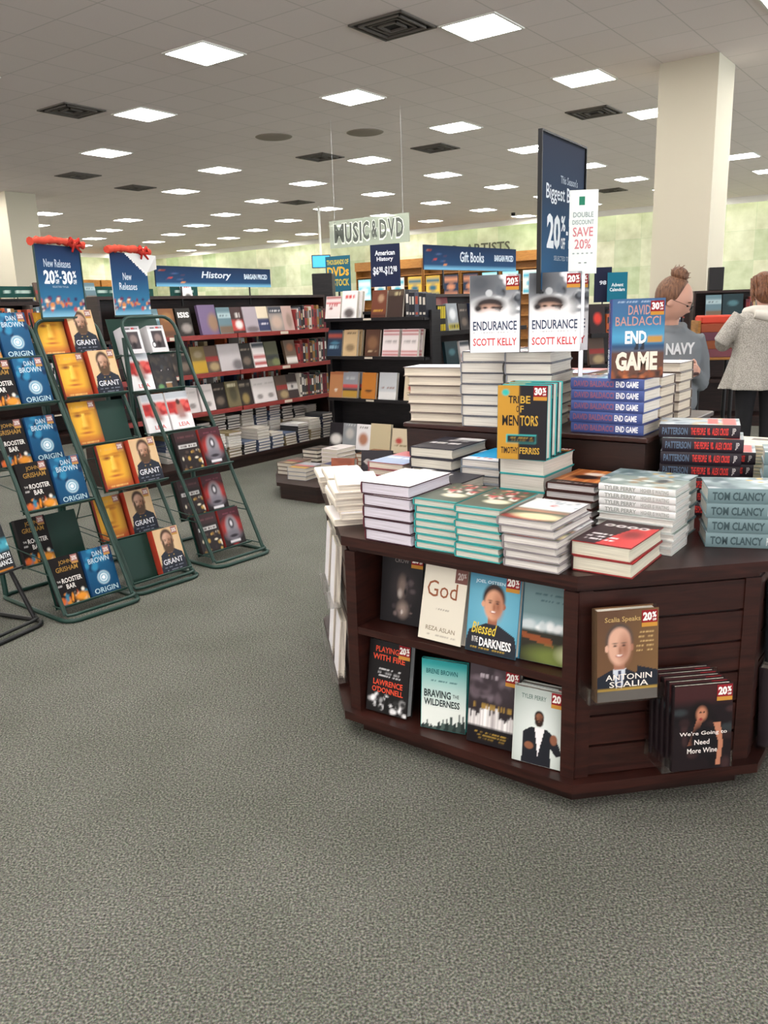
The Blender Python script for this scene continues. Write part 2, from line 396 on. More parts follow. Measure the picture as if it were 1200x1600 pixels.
# ------------------------------------------------------------------ printed covers
class Art:
    """a little painter on the unit cover (x right, y up)"""
    def __init__(s, X, Y, bg): s.X, s.Y = X, Y; s.C = np.zeros(X.shape+(3,)); s.C[:] = lin(bg)
    def mix(s, a, col): a = np.clip(a, 0, 1)[..., None]; s.C = s.C*(1-a)+np.array(lin(col))*a; return s
    def e(s, cx, cy, rx, ry, col, soft=.12):
        d = np.sqrt(((s.X-cx)/rx)**2+((s.Y-cy)/ry)**2); return s.mix((1+soft-d)/(2*soft), col)
    def r(s, x0, y0, x1, y1, col, soft=.012):
        a = np.clip((s.X-x0)/soft+.5, 0, 1)*np.clip((x1-s.X)/soft+.5, 0, 1)*np.clip((s.Y-y0)/soft+.5, 0, 1)*np.clip((y1-s.Y)/soft+.5, 0, 1); return s.mix(a, col)
    def g(s, y0, y1, col, amt=1): return s.mix(np.clip((s.Y-y0)/(y1-y0), 0, 1)*amt, col)
    def gx(s, x0, x1, col, amt=1): return s.mix(np.clip((s.X-x0)/(x1-x0), 0, 1)*amt, col)
    def poly(s, pts, col):
        ins = np.zeros(s.X.shape, bool); n = len(pts)
        for i in range(n):
            (xa, ya), (xb, yb) = pts[i], pts[(i+1) % n]
            if ya == yb: continue
            c = ((ya > s.Y) != (yb > s.Y)) & (s.X < (xb-xa)*(s.Y-ya)/(yb-ya)+xa); ins ^= c
        return s.mix(ins.astype(float), col)
    def blobs(s, seed, x0, y0, x1, y1, cols, n, r0=.02, r1=.07):
        R = random.Random(seed)
        for _ in range(n): s.e(R.uniform(x0, x1), R.uniform(y0, y1), R.uniform(r0, r1), R.uniform(r0, r1)*.7, R.choice(cols), .4)
        return s
    def lines(s, seed, x0, x1, y, h, col, fill=.75):
        """a line of lettering too small to read"""
        R = random.Random(seed); x = x0
        while x < x1:
            w = R.uniform(.018, .05)
            if R.random() < fill: s.r(x, y, min(x+w, x1), y+h, col, .01)
            x += w+.014
        return s
    def face(s, cx, cy, r, skin='c9987c', hair='2c1d18', beard=None, suit=None, shirt=None, dark='7d5343', tie=None, bald=False):
        if suit: s.poly([(cx-2.3*r, 0), (cx-1.9*r, cy-1.5*r), (cx-.6*r, cy-1.05*r), (cx+.6*r, cy-1.05*r), (cx+1.9*r, cy-1.5*r), (cx+2.3*r, 0)], suit)
        if shirt: s.poly([(cx-.45*r, cy-1.0*r), (cx, cy-2.6*r), (cx+.45*r, cy-1.0*r)], shirt)
        if tie: s.poly([(cx-.1*r, cy-1.1*r), (cx-.16*r, cy-2.4*r), (cx+.16*r, cy-2.4*r), (cx+.1*r, cy-1.1*r)], tie)
        s.r(cx-.38*r, cy-1.3*r*.8, cx+.38*r, cy-.2*r, dark)
        s.e(cx, cy+.28*r, .92*r, .78*r, hair)
        s.e(cx-.86*r, cy-.05*r, .13*r, .16*r, skin); s.e(cx+.86*r, cy-.05*r, .13*r, .16*r, dark)
        s.e(cx, cy-.05*r, .78*r, .78*r, skin)
        if bald: s.e(cx, cy+.30*r, .74*r, .6*r, skin)
        s.e(cx+.38*r, cy-.1*r, .34*r, .5*r, dark, .9)
        if beard:
            s.e(cx, cy-.60*r, .78*r, .43*r, beard, .2)
            for q in (-1, 1): s.e(cx+q*.66*r, cy-.18*r, .17*r, .42*r, beard, .3)
            s.e(cx, cy-.40*r, .17*r, .03*r, '9a6a5a', .5)
        else: s.e(cx, cy-.40*r, .25*r, .07*r, '9a5348', .3); s.e(cx, cy-.385*r, .20*r, .035*r, 'f0e4dc', .3)
        for q in (-1, 1): s.e(cx+q*.30*r, cy+.06*r, .12*r, .04*r, '3a2620', .5); s.e(cx+q*.30*r, cy+.17*r, .18*r, .025*r, hair, .6)
        s.e(cx+.06*r, cy-.16*r, .10*r, .17*r, dark, .6); return s
ST20 = dict(x=.72, y=.83)
def a_endurance(X, Y):
    a = Art(X, Y, 'dfe0e2'); a.g(.45, .8, '8b8f94'); pass
    a.e(.2, .9, .5, .25, '4a4e54', .8); a.blobs(3, .55, .5, 1, 1, ['2e3238', 'c3c7cb', '5b6168', 'eef0f2'], 26, .03, .10)
    a.e(.42, .54, .46, .17, 'dcdddd', .3); a.e(.40, .62, .30, .09, '2b2120', .25); a.e(.38, .565, .22, .06, 'b48f7c', .35); a.e(.16, .575, .07, .04, '221c1c', .4)
    a.poly([(.50, .60), (.66, .60), (.60, .53), (.50, .56)], '3a2a26'); a.e(.40, .50, .20, .06, 'e3e0df', .5); a.e(.30, .585, .05, .014, '2a1e1c', .5); a.e(.47, .585, .05, .014, '2a1e1c', .5); a.e(.38, .77, .07, .045, 'b9bdbf')
    a.e(.45, .40, .34, .10, 'eceded', .4); a.r(0, 0, 1, .38, 'f3f2f3', .1); a.lines(5, .06, .92, .255, .012, '8c8c90'); return a.C
def a_tribe(X, Y):
    a = Art(X, Y, '17151a'); a.r(-.1, -.1, .44, 1.1, 'b9892a'); a.e(.16, .905, .075, .045, '2fb0a6', .25)
    a.r(.18, .225, .80, .34, '39a9a5'); a.r(.20, .237, .78, .328, '141216'); a.lines(1, .24, .74, .295, .012, 'b9973c'); a.lines(2, .24, .74, .262, .012, 'b9973c'); return a.C
def a_endgame(X, Y):
    a = Art(X, Y, '2e6f97'); a.g(.55, 1, '3a5a86', .8); a.r(-.1, .44, 1.1, .62, '4a9ac0', .2); a.r(-.1, .37, 1.1, .44, '27486b', .05)
    a.r(-.1, -.1, 1.1, .36, '5b3c2f', .08); a.blobs(4, 0, 0, 1, .1, ['8a4a2a', 'b5683a', '3c241c'], 30); a.poly([(.44, .36), (.46, .5), (.5, .5), (.52, .36)], '1b2230')
    a.poly([(.55, .36), (.57, .49), (.61, .49), (.63, .36)], '1b2230'); a.lines(3, .1, .9, .955, .014, '9fb4cc'); a.r(.68, .455, .97, .535, 'b98a3f'); return a.C
def a_crow(X, Y):
    a = Art(X, Y, '120f12'); a.e(.55, .5, .25, .22, '2b2426', .6); a.e(.52, .52, .10, .14, '6f6058', .5); a.e(.47, .42, .05, .06, 'a59a92', .5)
    a.poly([(.3, .12), (.5, .3), (.8, .1)], '1d181b'); a.e(.55, .2, .12, .1, '8a7a70', .6); a.blobs(9, .3, .08, .8, .3, ['c9beb6', '3a3234', '6a5b58'], 9, .02, .05); a.blobs(5, .6, .4, .8, .65, ['4a4042', '141114'], 8); return a.C
def a_god(X, Y):
    a = Art(X, Y, 'd9d3c2'); a.lines(2, .3, .7, .42, .014, '8b8577'); a.lines(6, .14, .86, .07, .012, 'a39c8c'); return a.C
def a_blessed(X, Y):
    a = Art(X, Y, '3b88a6'); a.e(.5, .55, .6, .5, '6fb0c4', .9); a.g(.75, 1.05, '22607e', .8)
    a.face(.5, .62, .24, 'd39c7c', '2e1d18', suit='22232b', dark='9a6148'); a.r(-.1, -.1, 1.1, .1, '1b242e', .08); a.lines(3, .1, .85, .045, .014, 'c7a33c'); return a.C
def a_land(X, Y):
    a = Art(X, Y, '6f8a8c'); a.g(.5, 1, '5d7a7f', .7); a.r(-.1, .40, 1.1, .52, '9fb6bb', .1); a.blobs(6, 0, .40, 1, .46, ['e8ecec', 'c4cfd0'], 16, .04, .1)
    a.r(-.1, -.1, 1.1, .38, '2c2a20', .04); a.poly([(0, .34), (.55, .30), (.6, .2), (0, .28)], '8a4a26'); a.e(.65, .08, .5, .12, '6e7b3a', .5); a.e(.9, .14, .2, .09, 'c9cda0', .6)
    a.lines(7, .2, .8, .8, .02, '3c5c64'); a.lines(8, .28, .75, .73, .02, '3c5c64'); return a.C
def a_fire(X, Y):
    a = Art(X, Y, '100d0e')
    for k in range(3): a.lines(k, .2, .8, .60-.045*k, .016, 'cfcfcf')
    a.blobs(8, .05, .02, .95, .24, ['d9d9d9', '9a9a9a', '2b2b2b', '151515', 'efefef'], 46, .02, .07); a.poly([(.42, 0), (.46, .2), (.38, .27), (.5, .23), (.62, .27), (.54, .2), (.58, 0)], '0d0b0c'); return a.C
def a_brave(X, Y):
    a = Art(X, Y, 'dfe6df'); a.g(.3, .95, '2fa09c'); a.g(.85, 1.1, '1d7f86')
    R = random.Random(4)
    for k in range(11):
        x = .05+.09*k; h = R.uniform(.12, .30) if k > 4 else R.uniform(.05, .14); a.poly([(x-.07, 0), (x, h), (x+.07, 0)], R.choice(['23302e', '394844', '4c5c57']))
    a.lines(3, .2, .8, .70, .012, '1c5a5e'); return a.C
def a_city(X, Y):
    a = Art(X, Y, '2a2226'); a.g(.45, 1, '4b4046', .8); a.blobs(7, 0, .6, 1, .95, ['5b4f55', '3a3136', '6e6269'], 20, .06, .14)
    a.lines(11, .2, .62, .85, .045, 'b5aab0')
    R = random.Random(2)
    for k in range(26): x = k/26; a.r(x, .22, x+.035, .28+R.uniform(.03, .14)*(1 if abs(x-.45) > .25 else 1.6), R.choice(['e6e2e0', 'c9c3c2', 'f7f4f1']), .02)
    a.r(-.1, -.1, 1.1, .22, '120e12', .04)
    for k in range(3): a.lines(20+k, .16+.04*k, .84-.04*k, .14-.04*k, .014, 'a8883a')
    a.lines(5, .10, .9, .45, .07, '9a7b3a', .9); return a.C
def a_suit(X, Y):
    a = Art(X, Y, 'aab5ad'); a.g(.5, 1, '7f8f88', .7); a.e(.5, .35, .4, .5, 'dfe6e2', .8)
    a.poly([(.18, 0), (.2, .42), (.36, .5), (.66, .5), (.84, .40), (.98, .2), (.86, .16), (.74, .26), (.76, 0)], '1d1f26'); a.poly([(.42, .5), (.5, .12), (.62, .5)], 'ece9ea')
    a.face(.50, .62, .10, '8a5a42', '1c1513', beard='2a1c17', dark='64402e'); a.e(.32, .24, .09, .05, '8a5a42'); a.e(.80, .38, .07, .07, '8a5a42'); return a.C
def a_scalia(X, Y):
    a = Art(X, Y, '6b4d33'); a.g(.3, 1, '5a3f2c'); a.gx(.3, 1, '7d6038', .5)
    a.face(.36, .60, .24, 'd1a48c', '4a423e', suit='1e222c', shirt='c8cfd8', tie='3a3f58', dark='9b6a54', bald=True)
    a.poly([(.66, .38), (1.1, .3), (1.1, 0), (.6, 0)], '1e222c')
    for k in range(5): a.lines(k, .64, .92, .74-.05*k, .013, 'cfae74')
    a.r(0, .115, 1, .145, 'a98b42'); a.r(0, -.1, 1, .115, '5e5a55'); return a.C
def a_wine(X, Y):
    a = Art(X, Y, '1a1114'); a.r(-.1, .8, 1.1, 1.1, '3c1d1e', .1); a.blobs(12, 0, .05, 1, .7, ['2b1b1c', '120c0f', '3a2626', '2f3436'], 26, .05, .12)
    a.e(.45, .66, .18, .14, '0f0b0c', .3); a.e(.47, .66, .09, .085, 'b57a5e', .3); a.poly([(.25, .3), (.40, .62), (.50, .60), (.36, .30)], 'ad6f54'); a.e(.52, .36, .28, .20, '131014', .3)
    a.poly([(.68, .55), (.80, .55), (.86, .3), (.82, .04), (.74, .04), (.78, .3)], 'b57a5e'); a.e(.46, .60, .03, .014, '8a2f33'); a.e(.45, .68, .02, .01, '1a0f10'); a.e(.51, .68, .02, .01, '1a0f10'); return a.C
def a_grant(X, Y):
    a = Art(X, Y, 'c9a578'); a.e(.5, .6, .7, .5, 'd9bb92', .9); a.poly([(.0, 0), (.1, .42), (.35, .52), (.65, .52), (.95, .40), (1.1, 0)], '252a36')
    a.face(.48, .70, .26, 'c9a18a', '4a372c', beard='54402f', dark='93674f'); a.r(-.1, -.1, 1.1, .2, '1d212c', .1)
    for x in (.4, .6): 
        for y in (.3, .38): a.e(x, y, .02, .013, 'b89a55')
    a.lines(4, .12, .88, .12, .016, '8d93a2'); a.lines(5, .2, .8, .05, .016, '8d93a2'); return a.C
def a_yellow(X, Y):
    a = Art(X, Y, 'c48a24'); a.gx(.55, 1, '6d3a26'); a.gx(.2, -.1, '9a6420', .8); a.e(.44, .45, .44, .50, 'f2b83c', .5); a.e(.26, .70, .13, .035, '7a3c20', .7); a.e(.60, .72, .13, .035, '7a3c20', .7); a.e(.27, .76, .17, .02, 'a8641f', .8); a.e(.62, .78, .17, .02, 'a8641f', .8)
    a.poly([(.40, .74), (.50, .74), (.56, .42), (.34, .40)], 'f7c956'); a.e(.60, .55, .10, .2, 'd08a26', .9); a.e(.44, .40, .13, .03, 'c07a24', .8); a.e(.44, .30, .2, .025, 'b3582a', .7); a.e(.44, .2, .25, .04, 'dc9430', .8); a.r(-.1, -.1, 1.1, .16, 'b4502f', .2); a.lines(5, .1, .8, .86, .05, 'd9a650'); a.lines(3, .14, .8, .06, .04, 'e2b36a', .9); return a.C
def a_origin(X, Y):
    a = Art(X, Y, '0d2f52'); a.e(.35, .75, .55, .35, '1f6a94', .9); a.e(.5, .3, .6, .35, '0c4a70', .8)
    a.blobs(5, 0, .5, 1, 1, ['2f83aa', '0b2a4c', '215f88'], 18, .05, .12)
    for k, c in enumerate(('b9d4de', '3b7fa0', 'e6f0f2', '6fa3ba', 'ffffff')): a.e(.52, .36, .21-.038*k, .14-.026*k, c, .12)
    return a.C
def a_rooster(X, Y):
    a = Art(X, Y, '171314'); a.lines(3, .1, .25, .40, .03, 'c9c6c2'); a.blobs(5, 0, 0, 1, .26, ['e08a2c', 'c4572b', '3a7f9a', '1a1416', 'd9b24a', 'ece6dc'], 34, .03, .08)
    a.e(.78, .12, .2, .08, 'e0922f', .4); a.e(.12, .1, .12, .07, 'd86a30', .4); return a.C
def a_leia(X, Y):
    a = Art(X, Y, 'f0eeee'); a.r(-.1, .82, 1.1, 1.1, 'b9bdc4', .1); a.r(-.1, .45, 1.1, .78, 'c43a38', .08); a.blobs(6, 0, .45, 1, .8, ['e0605a', 'a32e30', 'd84a44'], 14, .05, .12)
    a.e(.52, .56, .16, .18, 'b0776a', .3); a.e(.5, .74, .09, .07, '4c332c', .3); a.e(.56, .36, .2, .16, 'a98480', .5); a.r(-.1, -.1, 1.1, .3, 'f3f1f2', .12); return a.C
def a_darkred(X, Y):
    a = Art(X, Y, '1f1416'); a.r(-.1, .78, 1.1, 1.1, '4a1f28', .08); a.lines(2, .15, .85, .86, .04, '6d3644', .9); a.e(.5, .52, .46, .22, 'c0342e', .5); a.e(.5, .5, .3, .3, '8f8a90', .2)
    a.e(.5, .60, .12, .14, '26202a', .3); a.e(.5, .60, .06, .07, 'dcd8de', .4); a.e(.5, .3, .36, .14, '77727c', .4); a.e(.5, .27, .2, .04, '2a242c', .4); a.r(.26, .10, .76, .16, 'e2dfe4', .03); a.e(.5, .05, .14, .02, '9a2a2c', .4); return a.C
def a_darkgold(X, Y):
    a = Art(X, Y, '231a1a'); a.r(-.1, .76, 1.1, 1.1, '3a2426', .06); a.lines(4, .12, .88, .84, .05, '5e3a3e', .9); a.r(.06, .58, .9, .68, 'c9c6c4'); a.lines(2, .1, .86, .60, .05, '4c4040', .8)
    a.blobs(3, .1, .05, 1, .5, ['c29a4a', '8d6a35', 'e6d9c0', '4a3a34', '2e2424'], 24, .03, .08); return a.C
def a_speckle(X, Y):
    a = Art(X, Y, '3c3a3b'); a.blobs(3, 0, 0, 1, 1, ['44464a', '343236', '4b4540'], 40, .05, .12); a.e(.4, .55, .02, .015, 'c9c3c0'); a.e(.72, .56, .02, .015, 'c9c3c0'); a.e(.22, .1, .12, .07, '6fa06a', .4); a.r(.45, .06, .72, .2, '96724e'); a.r(.45, .19, .75, .22, 'd9d2c9'); return a.C
def a_funko(X, Y):
    a = Art(X, Y, 'e6e4e6'); a.r(-.1, .86, 1.1, 1.1, 'd4d0d4'); a.lines(2, .12, .88, .89, .05, '3c3034', .9); a.r(.52, .89, .68, .95, 'c4343a'); a.r(.18, .16, .86, .80, '4c4448'); a.e(.52, .52, .2, .16, '8d7a76', .3); a.e(.5, .30, .12, .12, '2a2428', .4); a.e(.2, .28, .12, .12, '2a2a30'); a.e(.2, .28, .08, .08, 'f0eef0'); return a.C
def a_faith(X, Y):
    a = Art(X, Y, '14181c'); a.r(-.1, .42, 1.1, .62, '3f98ac', .1); a.blobs(3, 0, .42, 1, .6, ['8fc6cc', '2b6f86'], 10); a.r(.1, .02, .9, .06, 'c07a2a'); return a.C
def a_pioneer(X, Y):
    a = Art(X, Y, '4d5344'); a.g(.4, 1.1, '454a3d'); a.blobs(5, .1, .42, .9, .95, ['c2464c', 'e3dcd2', '6a7352', 'd88a7c', 'f4efe6', 'a83238'], 40, .02, .08); a.e(.62, .35, .26, .10, 'e9e2c6', .3); a.r(0, -.1, 1, .05, '2f8f8a'); return a.C
def a_white(X, Y):
    a = Art(X, Y, 'f4f1f3'); a.gx(.92, 1, 'd7d2da'); return a.C
def a_swoosh(X, Y):
    a = Art(X, Y, 'ece8e4'); a.r(-.1, -.1, 1.1, .5, '5b6150', .08); a.e(.45, .10, .5, .10, '8f2f2c', .2); a.e(.62, .18, .42, .13, 'e6d6ac', .3); a.e(.3, .42, .8, .05, 'b98a72', .5)
    a.r(-.1, .55, 1.1, 1.1, 'e9e9ea', .1); a.blobs(3, .35, .7, 1, .95, ['c25a5e', 'e3e0e0', 'b0b9bf'], 16, .02, .07); return a.C
def a_coco(X, Y):
    a = Art(X, Y, '32181b'); a.poly([(.40, .0), (1.05, .0), (1.05, .9), (.62, .75), (.5, .4)], 'cf3b3a'); a.e(.74, .5, .16, .16, '8d2a2b', .5)
    for k in range(4): a.e(.18+.2*k, .80, .085, .055, 'e9e4e2', .15); a.e(.18+.2*k, .80, .045, .028, '45191b', .2)
    for k in range(3): a.lines(k, .06, .62, .36-.11*k, .05, 'e3dddd', .7)
    return a.C
def a_orange(X, Y):
    a = Art(X, Y, 'c46f38'); [a.r(x, -.1, x+.05, 1.1, 'e9a35f', .04) for x in (.1, .35, .6, .82)]; a.e(.5, .5, .3, .14, '2a1714', .3); a.r(-.1, -.1, 1.1, .2, '2a1a18', .06); a.lines(2, .1, .9, .06, .05, 'b9a49a'); a.e(.55, .72, .2, .08, 'f0e3d6', .4); return a.C
def a_grey(X, Y):
    a = Art(X, Y, '8f9d96'); a.blobs(7, 0, 0, 1, 1, ['b4bfba', '6f7f78', 'a08a6a', 'd3d9d6'], 30, .06, .16); a.e(.7, .3, .2, .08, '23262a', .4); return a.C
def a_smoke(X, Y):
    a = Art(X, Y, '7f9498'); a.blobs(17, 0, 0, 1, 1, ['a9bac0', '5f767c', 'c6d2d6', '8aa0a4'], 40, .06, .16); a.blobs(3, .5, .2, .9, .5, ['d9b04a', 'b0472f'], 4, .03, .07); return a.C
def a_cross(X, Y):
    a = Art(X, Y, 'b5c0c8'); a.blobs(9, 0, 0, 1, 1, ['8fa0ac', 'dfe4e8', 'c9b48a', '6f7f8a'], 30, .05, .14)
    a.r(.05, .05, .95, .22, 'd84a48'); a.r(.15, .27, .9, .40, 'd84a48'); return a.C
def a_cyan(X, Y):
    a = Art(X, Y, '1fa2da'); a.r(-.1, -.1, 1.1, .2, 'e4e4e6', .05); a.blobs(3, .2, .1, .6, .2, ['b8433f'], 3); return a.C
def a_dktitle(X, Y):
    a = Art(X, Y, '2d2c35'); a.lines(3, .1, .9, .4, .12, 'e6e2e2', .8); a.lines(5, .15, .8, .65, .1, 'b9b4b6', .7); a.r(.4, .8, 1.1, 1.1, 'e7e4e6', .1); return a.C
def a_bluewht(X, Y):
    a = Art(X, Y, '8fa0bd'); a.r(-.1, .6, 1.1, 1.1, 'c05a5c', .1); a.lines(3, .1, .9, .4, .1, 'dfe4ee'); return a.C
def a_photo(X, Y):
    a = Art(X, Y, '28242a'); [a.face(.2+.3*k, .6, .13, 'b8b0ac', '1a1719', suit='3a363c', dark='6f6868') for k in range(3)]; a.lines(2, .1, .9, .06, .08, 'd9d4d2'); return a.C
def a_brown(X, Y): a = Art(X, Y, '8a4b34'); a.blobs(3, 0, 0, 1, 1, ['93533a', '7c412d'], 12, .1, .2); return a.C
def a_cream(X, Y): a = Art(X, Y, 'e8dcc2'); a.r(.3, .62, .75, .85, '5b4c40'); a.lines(4, .15, .85, .35, .03, 'a39679'); return a.C
# simple designs for the small copies on far shelves: ground colour, then strips (y0, y1, colour) and one picture blob
def a_far(bg, bars=(), pic=None, txt=None):
    def f(X, Y):
        a = Art(X, Y, bg)
        for y0, y1, c in bars: a.r(-.1, y0, 1.1, y1, c, .05)
        if pic: a.e(*pic, .3)
        if txt: a.lines(int(bg[:2], 16), .12, .88, txt[0], txt[1], txt[2], .9)
        return a.C
    return f
# key: size (w, h, thickness), art, jacket colour, spine colour, texts [(string, x0, y0, x1, y1, colour[, bold, shear])], sticker, spine texts, resolution, phrase
B = {}
def book_kind(key, wht, art, jacket, spine, texts=(), sticker=None, stexts=(), res=(36, 54), paper='e6e1d6', phrase='book'):
    B[key] = dict(wht=wht, art=art, jacket=jacket, spine=spine, texts=texts, sticker=sticker, stexts=stexts, res=res, paper=paper, phrase=phrase, me=None)
book_kind('endurance', (.165, .252, .038), a_endurance, '55565e', '8a8c92', [('ENDURANCE', .06, .29, .94, .41, '33415c', .02), ('SCOTT KELLY', .06, .09, .94, .19, 'c8393c', .02)], '20%', res=(60, 90), phrase='white-and-grey hardback with a dark-haired face under snow-white hood')
book_kind('tribe', (.158, .230, .0515), a_tribe, '3fa9a8', '17151a', [('TRI', .22, .76, .43, .86, '17130f', .02), ('BE', .46, .76, .66, .86, 'c29a35', .02), ('O', .38, .64, .44, .73, '17130f'), ('F', .46, .64, .53, .73, 'c29a35'), ('MEN', .10, .46, .43, .60, '17130f', .02), ('TORS', .46, .46, .82, .60, 'c29a35', .02), ('TIMOTHY', .08, .08, .43, .17, '2a2014', .02), ('FERRISS', .46, .08, .86, .17, 'c29a35', .02)], '30%', phrase='black-and-mustard hardback')
book_kind('endgame', (.165, .248, .036), a_endgame, '3c4d86', '46568f', [('DAVID', .3, .80, .72, .92, 'b98d86', .01), ('BALDACCI', .06, .665, .92, .78, 'b98d86', .01), ('END', .25, .44, .66, .60, 'eef2f4', .04), ('GAME', .08, .10, .88, .34, 'e6dccb', .05)], '30%', [('DAVID BALDACCI', .05, .60, '8d5a72'), ('END GAME', .63, .93, 'eef0f6')], phrase='blue thriller hardback')
book_kind('crow', (.15, .23, .035), a_crow, '131013', '131013', [('CROW', .32, .85, .66, .91, '77706e')], '20%', paper='9fa7ad', phrase='black hardback with a dim shaded head')
book_kind('god', (.15, .226, .03), a_god, 'd9d3c2', 'cfc9b8', [('God', .10, .58, .80, .80, '8a4f30', .0), ('REZA ASLAN', .16, .13, .84, .19, '8c7f6a')], 's20', phrase='cream hardback with large brown title')
book_kind('blessed', (.16, .236, .028), a_blessed, '3b88a6', '1b242e', [('JOEL OSTEEN', .12, .85, .70, .90, 'c9dfe6'), ('Blessed', .10, .23, .60, .37, 'd9bf42', .01, .3), ('DARKNESS', .27, .08, .90, .19, 'f2f0ee', .03), ('IN THE', .12, .12, .24, .19, 'e8e6e0')], '20%', res=(60, 90), phrase='blue hardback with a smiling dark-haired man')
book_kind('land', (.16, .24, .03), a_land, '5d7a7f', '3c4c50', (), '20%', phrase='grey-teal hardback with a landscape below')
book_kind('fire', (.155, .236, .035), a_fire, '100d0e', '100d0e', [('PLAYING', .16, .84, .72, .92, 'd64a2e', .02), ('WITH FIRE', .10, .73, .88, .81, 'd64a2e', .02), ('LAWRENCE', .14, .38, .86, .46, 'd64a2e', .02), ("O'DONNELL", .12, .28, .88, .36, 'd64a2e', .02)], '20%', paper='a9aeb0', phrase='black hardback with red lettering and a crowd')
book_kind('brave', (.146, .222, .020), a_brave, '2fa09c', '2fa09c', [('BRENE BROWN', .10, .80, .80, .87, '195e62', .02), ('BRAVING', .06, .46, .66, .57, '2b3a3a', .03), ('THE', .70, .49, .84, .54, '2b3a3a'), ('WILDERNESS', .06, .34, .86, .44, '2b3a3a', .03)], phrase='teal-to-white hardback with fir trees')
book_kind('city', (.158, .24, .032), a_city, '2a2226', '2a2226', (), '20%', phrase='dark purple hardback with a white skyline')
book_kind('suit', (.15, .222, .025), a_suit, 'dde2de', 'cfd5d1', [('TYLER PERRY', .14, .86, .62, .92, '5a7068')], '20%', res=(60, 90), phrase='pale green hardback with a man in a dark suit')
book_kind('scalia', (.165, .245, .035), a_scalia, '6b4d33', '4e3a28', [('Scalia Speaks', .12, .86, .70, .93, 'b99b62'), ('ANTONIN', .14, .235, .90, .30, 'e9e2d8', .01), ('SCALIA', .2, .155, .84, .22, 'e9e2d8', .01)], '20%', res=(60, 90), phrase='brown hardback with an older smiling man')
book_kind('wine', (.16, .238, .017), a_wine, '231517', '1a1114', [("We're Going to", .10, .40, .92, .46, 'e9e2dc', .01), ('Need', .36, .30, .62, .36, 'e9e2dc', .01), ('More Wine', .24, .20, .76, .26, 'e9e2dc', .01)], '20%', res=(60, 90), phrase='dark red-brown hardback with a seated woman')
book_kind('grant', (.155, .238, .052), a_grant, 'b13a26', 'a93a28', [('GRANT', .12, .19, .90, .31, 'dfe0e6', .01)], '', res=(60, 90), phrase='tan-and-navy hardback with a bearded officer')
book_kind('yellow', (.155, .238, .024), a_yellow, '7c2d22', '7c2d22', (), '', phrase='golden hardback with a large painted face')
book_kind('origin', (.155, .236, .038), a_origin, '14406c', '14406c', [('DAN', .34, .83, .66, .93, 'c3d3dc'), ('BROWN', .14, .69, .86, .80, 'c3d3dc'), ('ORIGIN', .10, .06, .92, .17, 'b5d0d8')], '', phrase='deep blue hardback with a silver spiral')
book_kind('rooster', (.155, .236, .032), a_rooster, '171314', '171314', [('JOHN', .3, .82, .72, .92, 'a8813e', .01), ('GRISHAM', .16, .69, .88, .79, 'a8813e', .01), ('THE', .10, .49, .22, .53, 'e6e2dc', .01), ('ROOSTER', .26, .46, .92, .56, 'e6e2dc', .02), ('BAR', .36, .33, .66, .43, 'e6e2dc', .02)], '', phrase='black hardback with gold lettering and orange lights')
book_kind('leia', (.155, .236, .026), a_leia, 'e6e2e2', 'e6e2e2', [('LEIA', .3, .12, .78, .22, 'd6605e')], None, phrase='white-and-red hardback')
book_kind('darkred', (.15, .225, .036), a_darkred, '1f1416', '8a2a26', (), None, phrase='black hardback with a glowing red mask')
book_kind('darkgold', (.15, .225, .036), a_darkgold, '231a1a', '231a1a', (), None, phrase='near-black hardback with gold figures')
book_kind('speckle', (.155, .22, .02), a_speckle, '3c3a3b', '3c3a3b', (), None, phrase='charcoal picture book')
book_kind('funko', (.115, .16, .09), a_funko, 'e0dde0', 'd9d6da', (), None, phrase='white window box')
book_kind('faith', (.155, .236, .035), a_faith, '14181c', '14181c', [('TOM', .3, .84, .8, .94, 'e6e8ea', .02), ('CLANCY', .14, .70, .9, .81, 'e6e8ea', .02), ('TRUE FAITH', .08, .26, .94, .36, 'e6e8ea', .02), ('ALLEGIANCE', .08, .13, .94, .23, 'e6e8ea', .02)], None, phrase='black-and-teal hardback with white lettering')
book_kind('whitetop', (.174, .235, .0355), a_white, '3a2028', '5a2430', paper='dcd7e2', phrase='thick hardback with a plain white cover')
book_kind('pioneer', (.142, .233, .0208), a_pioneer, '3f9f9c', '3a9a96', paper='d6d4c8', phrase='teal-edged hardback with red flowers')
book_kind('swoosh', (.158, .24, .0225), a_swoosh, '8f898c', '8f878a', paper='e2ded8', phrase='pale-jacketed hardback with a red and cream curve')
book_kind('coco', (.16, .238, .040), a_coco, '8f2f30', '331a1d', paper='ddd9c6', phrase='dark-and-red hardback with round white letters')
book_kind('orange', (.16, .235, .0235), a_orange, '4a2a25', '3a2320', paper='dad6d6', phrase='orange-and-black striped hardback')
book_kind('perry', (.135, .215, .0200), a_grey, 'c9cdca', 'd4d6d4', (), None, [('TYLER PERRY', .08, .50, '8f948f'), ('HIGHER IS WAITING', .56, .92, 'a2a7a2')], paper='dcdad4', phrase='pale grey hardback')
book_kind('clancy', (.16, .24, .0415), a_smoke, '6f878b', '6d8488', (), None, [('TOM CLANCY', .05, .62, '3c5054'), ('POINT OF CONTACT', .66, .95, 'd3dcdc')], paper='d9d9d2', phrase='smoky teal hardback')
book_kind('cross', (.16, .24, .0415), a_cross, '2a2228', '28222a', (), None, [('PATTERSON', .04, .36, '56687e'), ('THE PEOPLE', .40, .58, 'd23c36'), ('vs.', .60, .64, 'd23c36'), ('ALEX CROSS', .66, .86, 'd23c36'), ('JP', .90, .95, 'b9b4b4')], paper='e3dfd6', phrase='thriller with a dark spine and red letters')
book_kind('plainwhite', (.15, .24, .034), a_white, '6f6259', '6a5a50', paper='e0d6c4', phrase='thick cream-paged hardback')
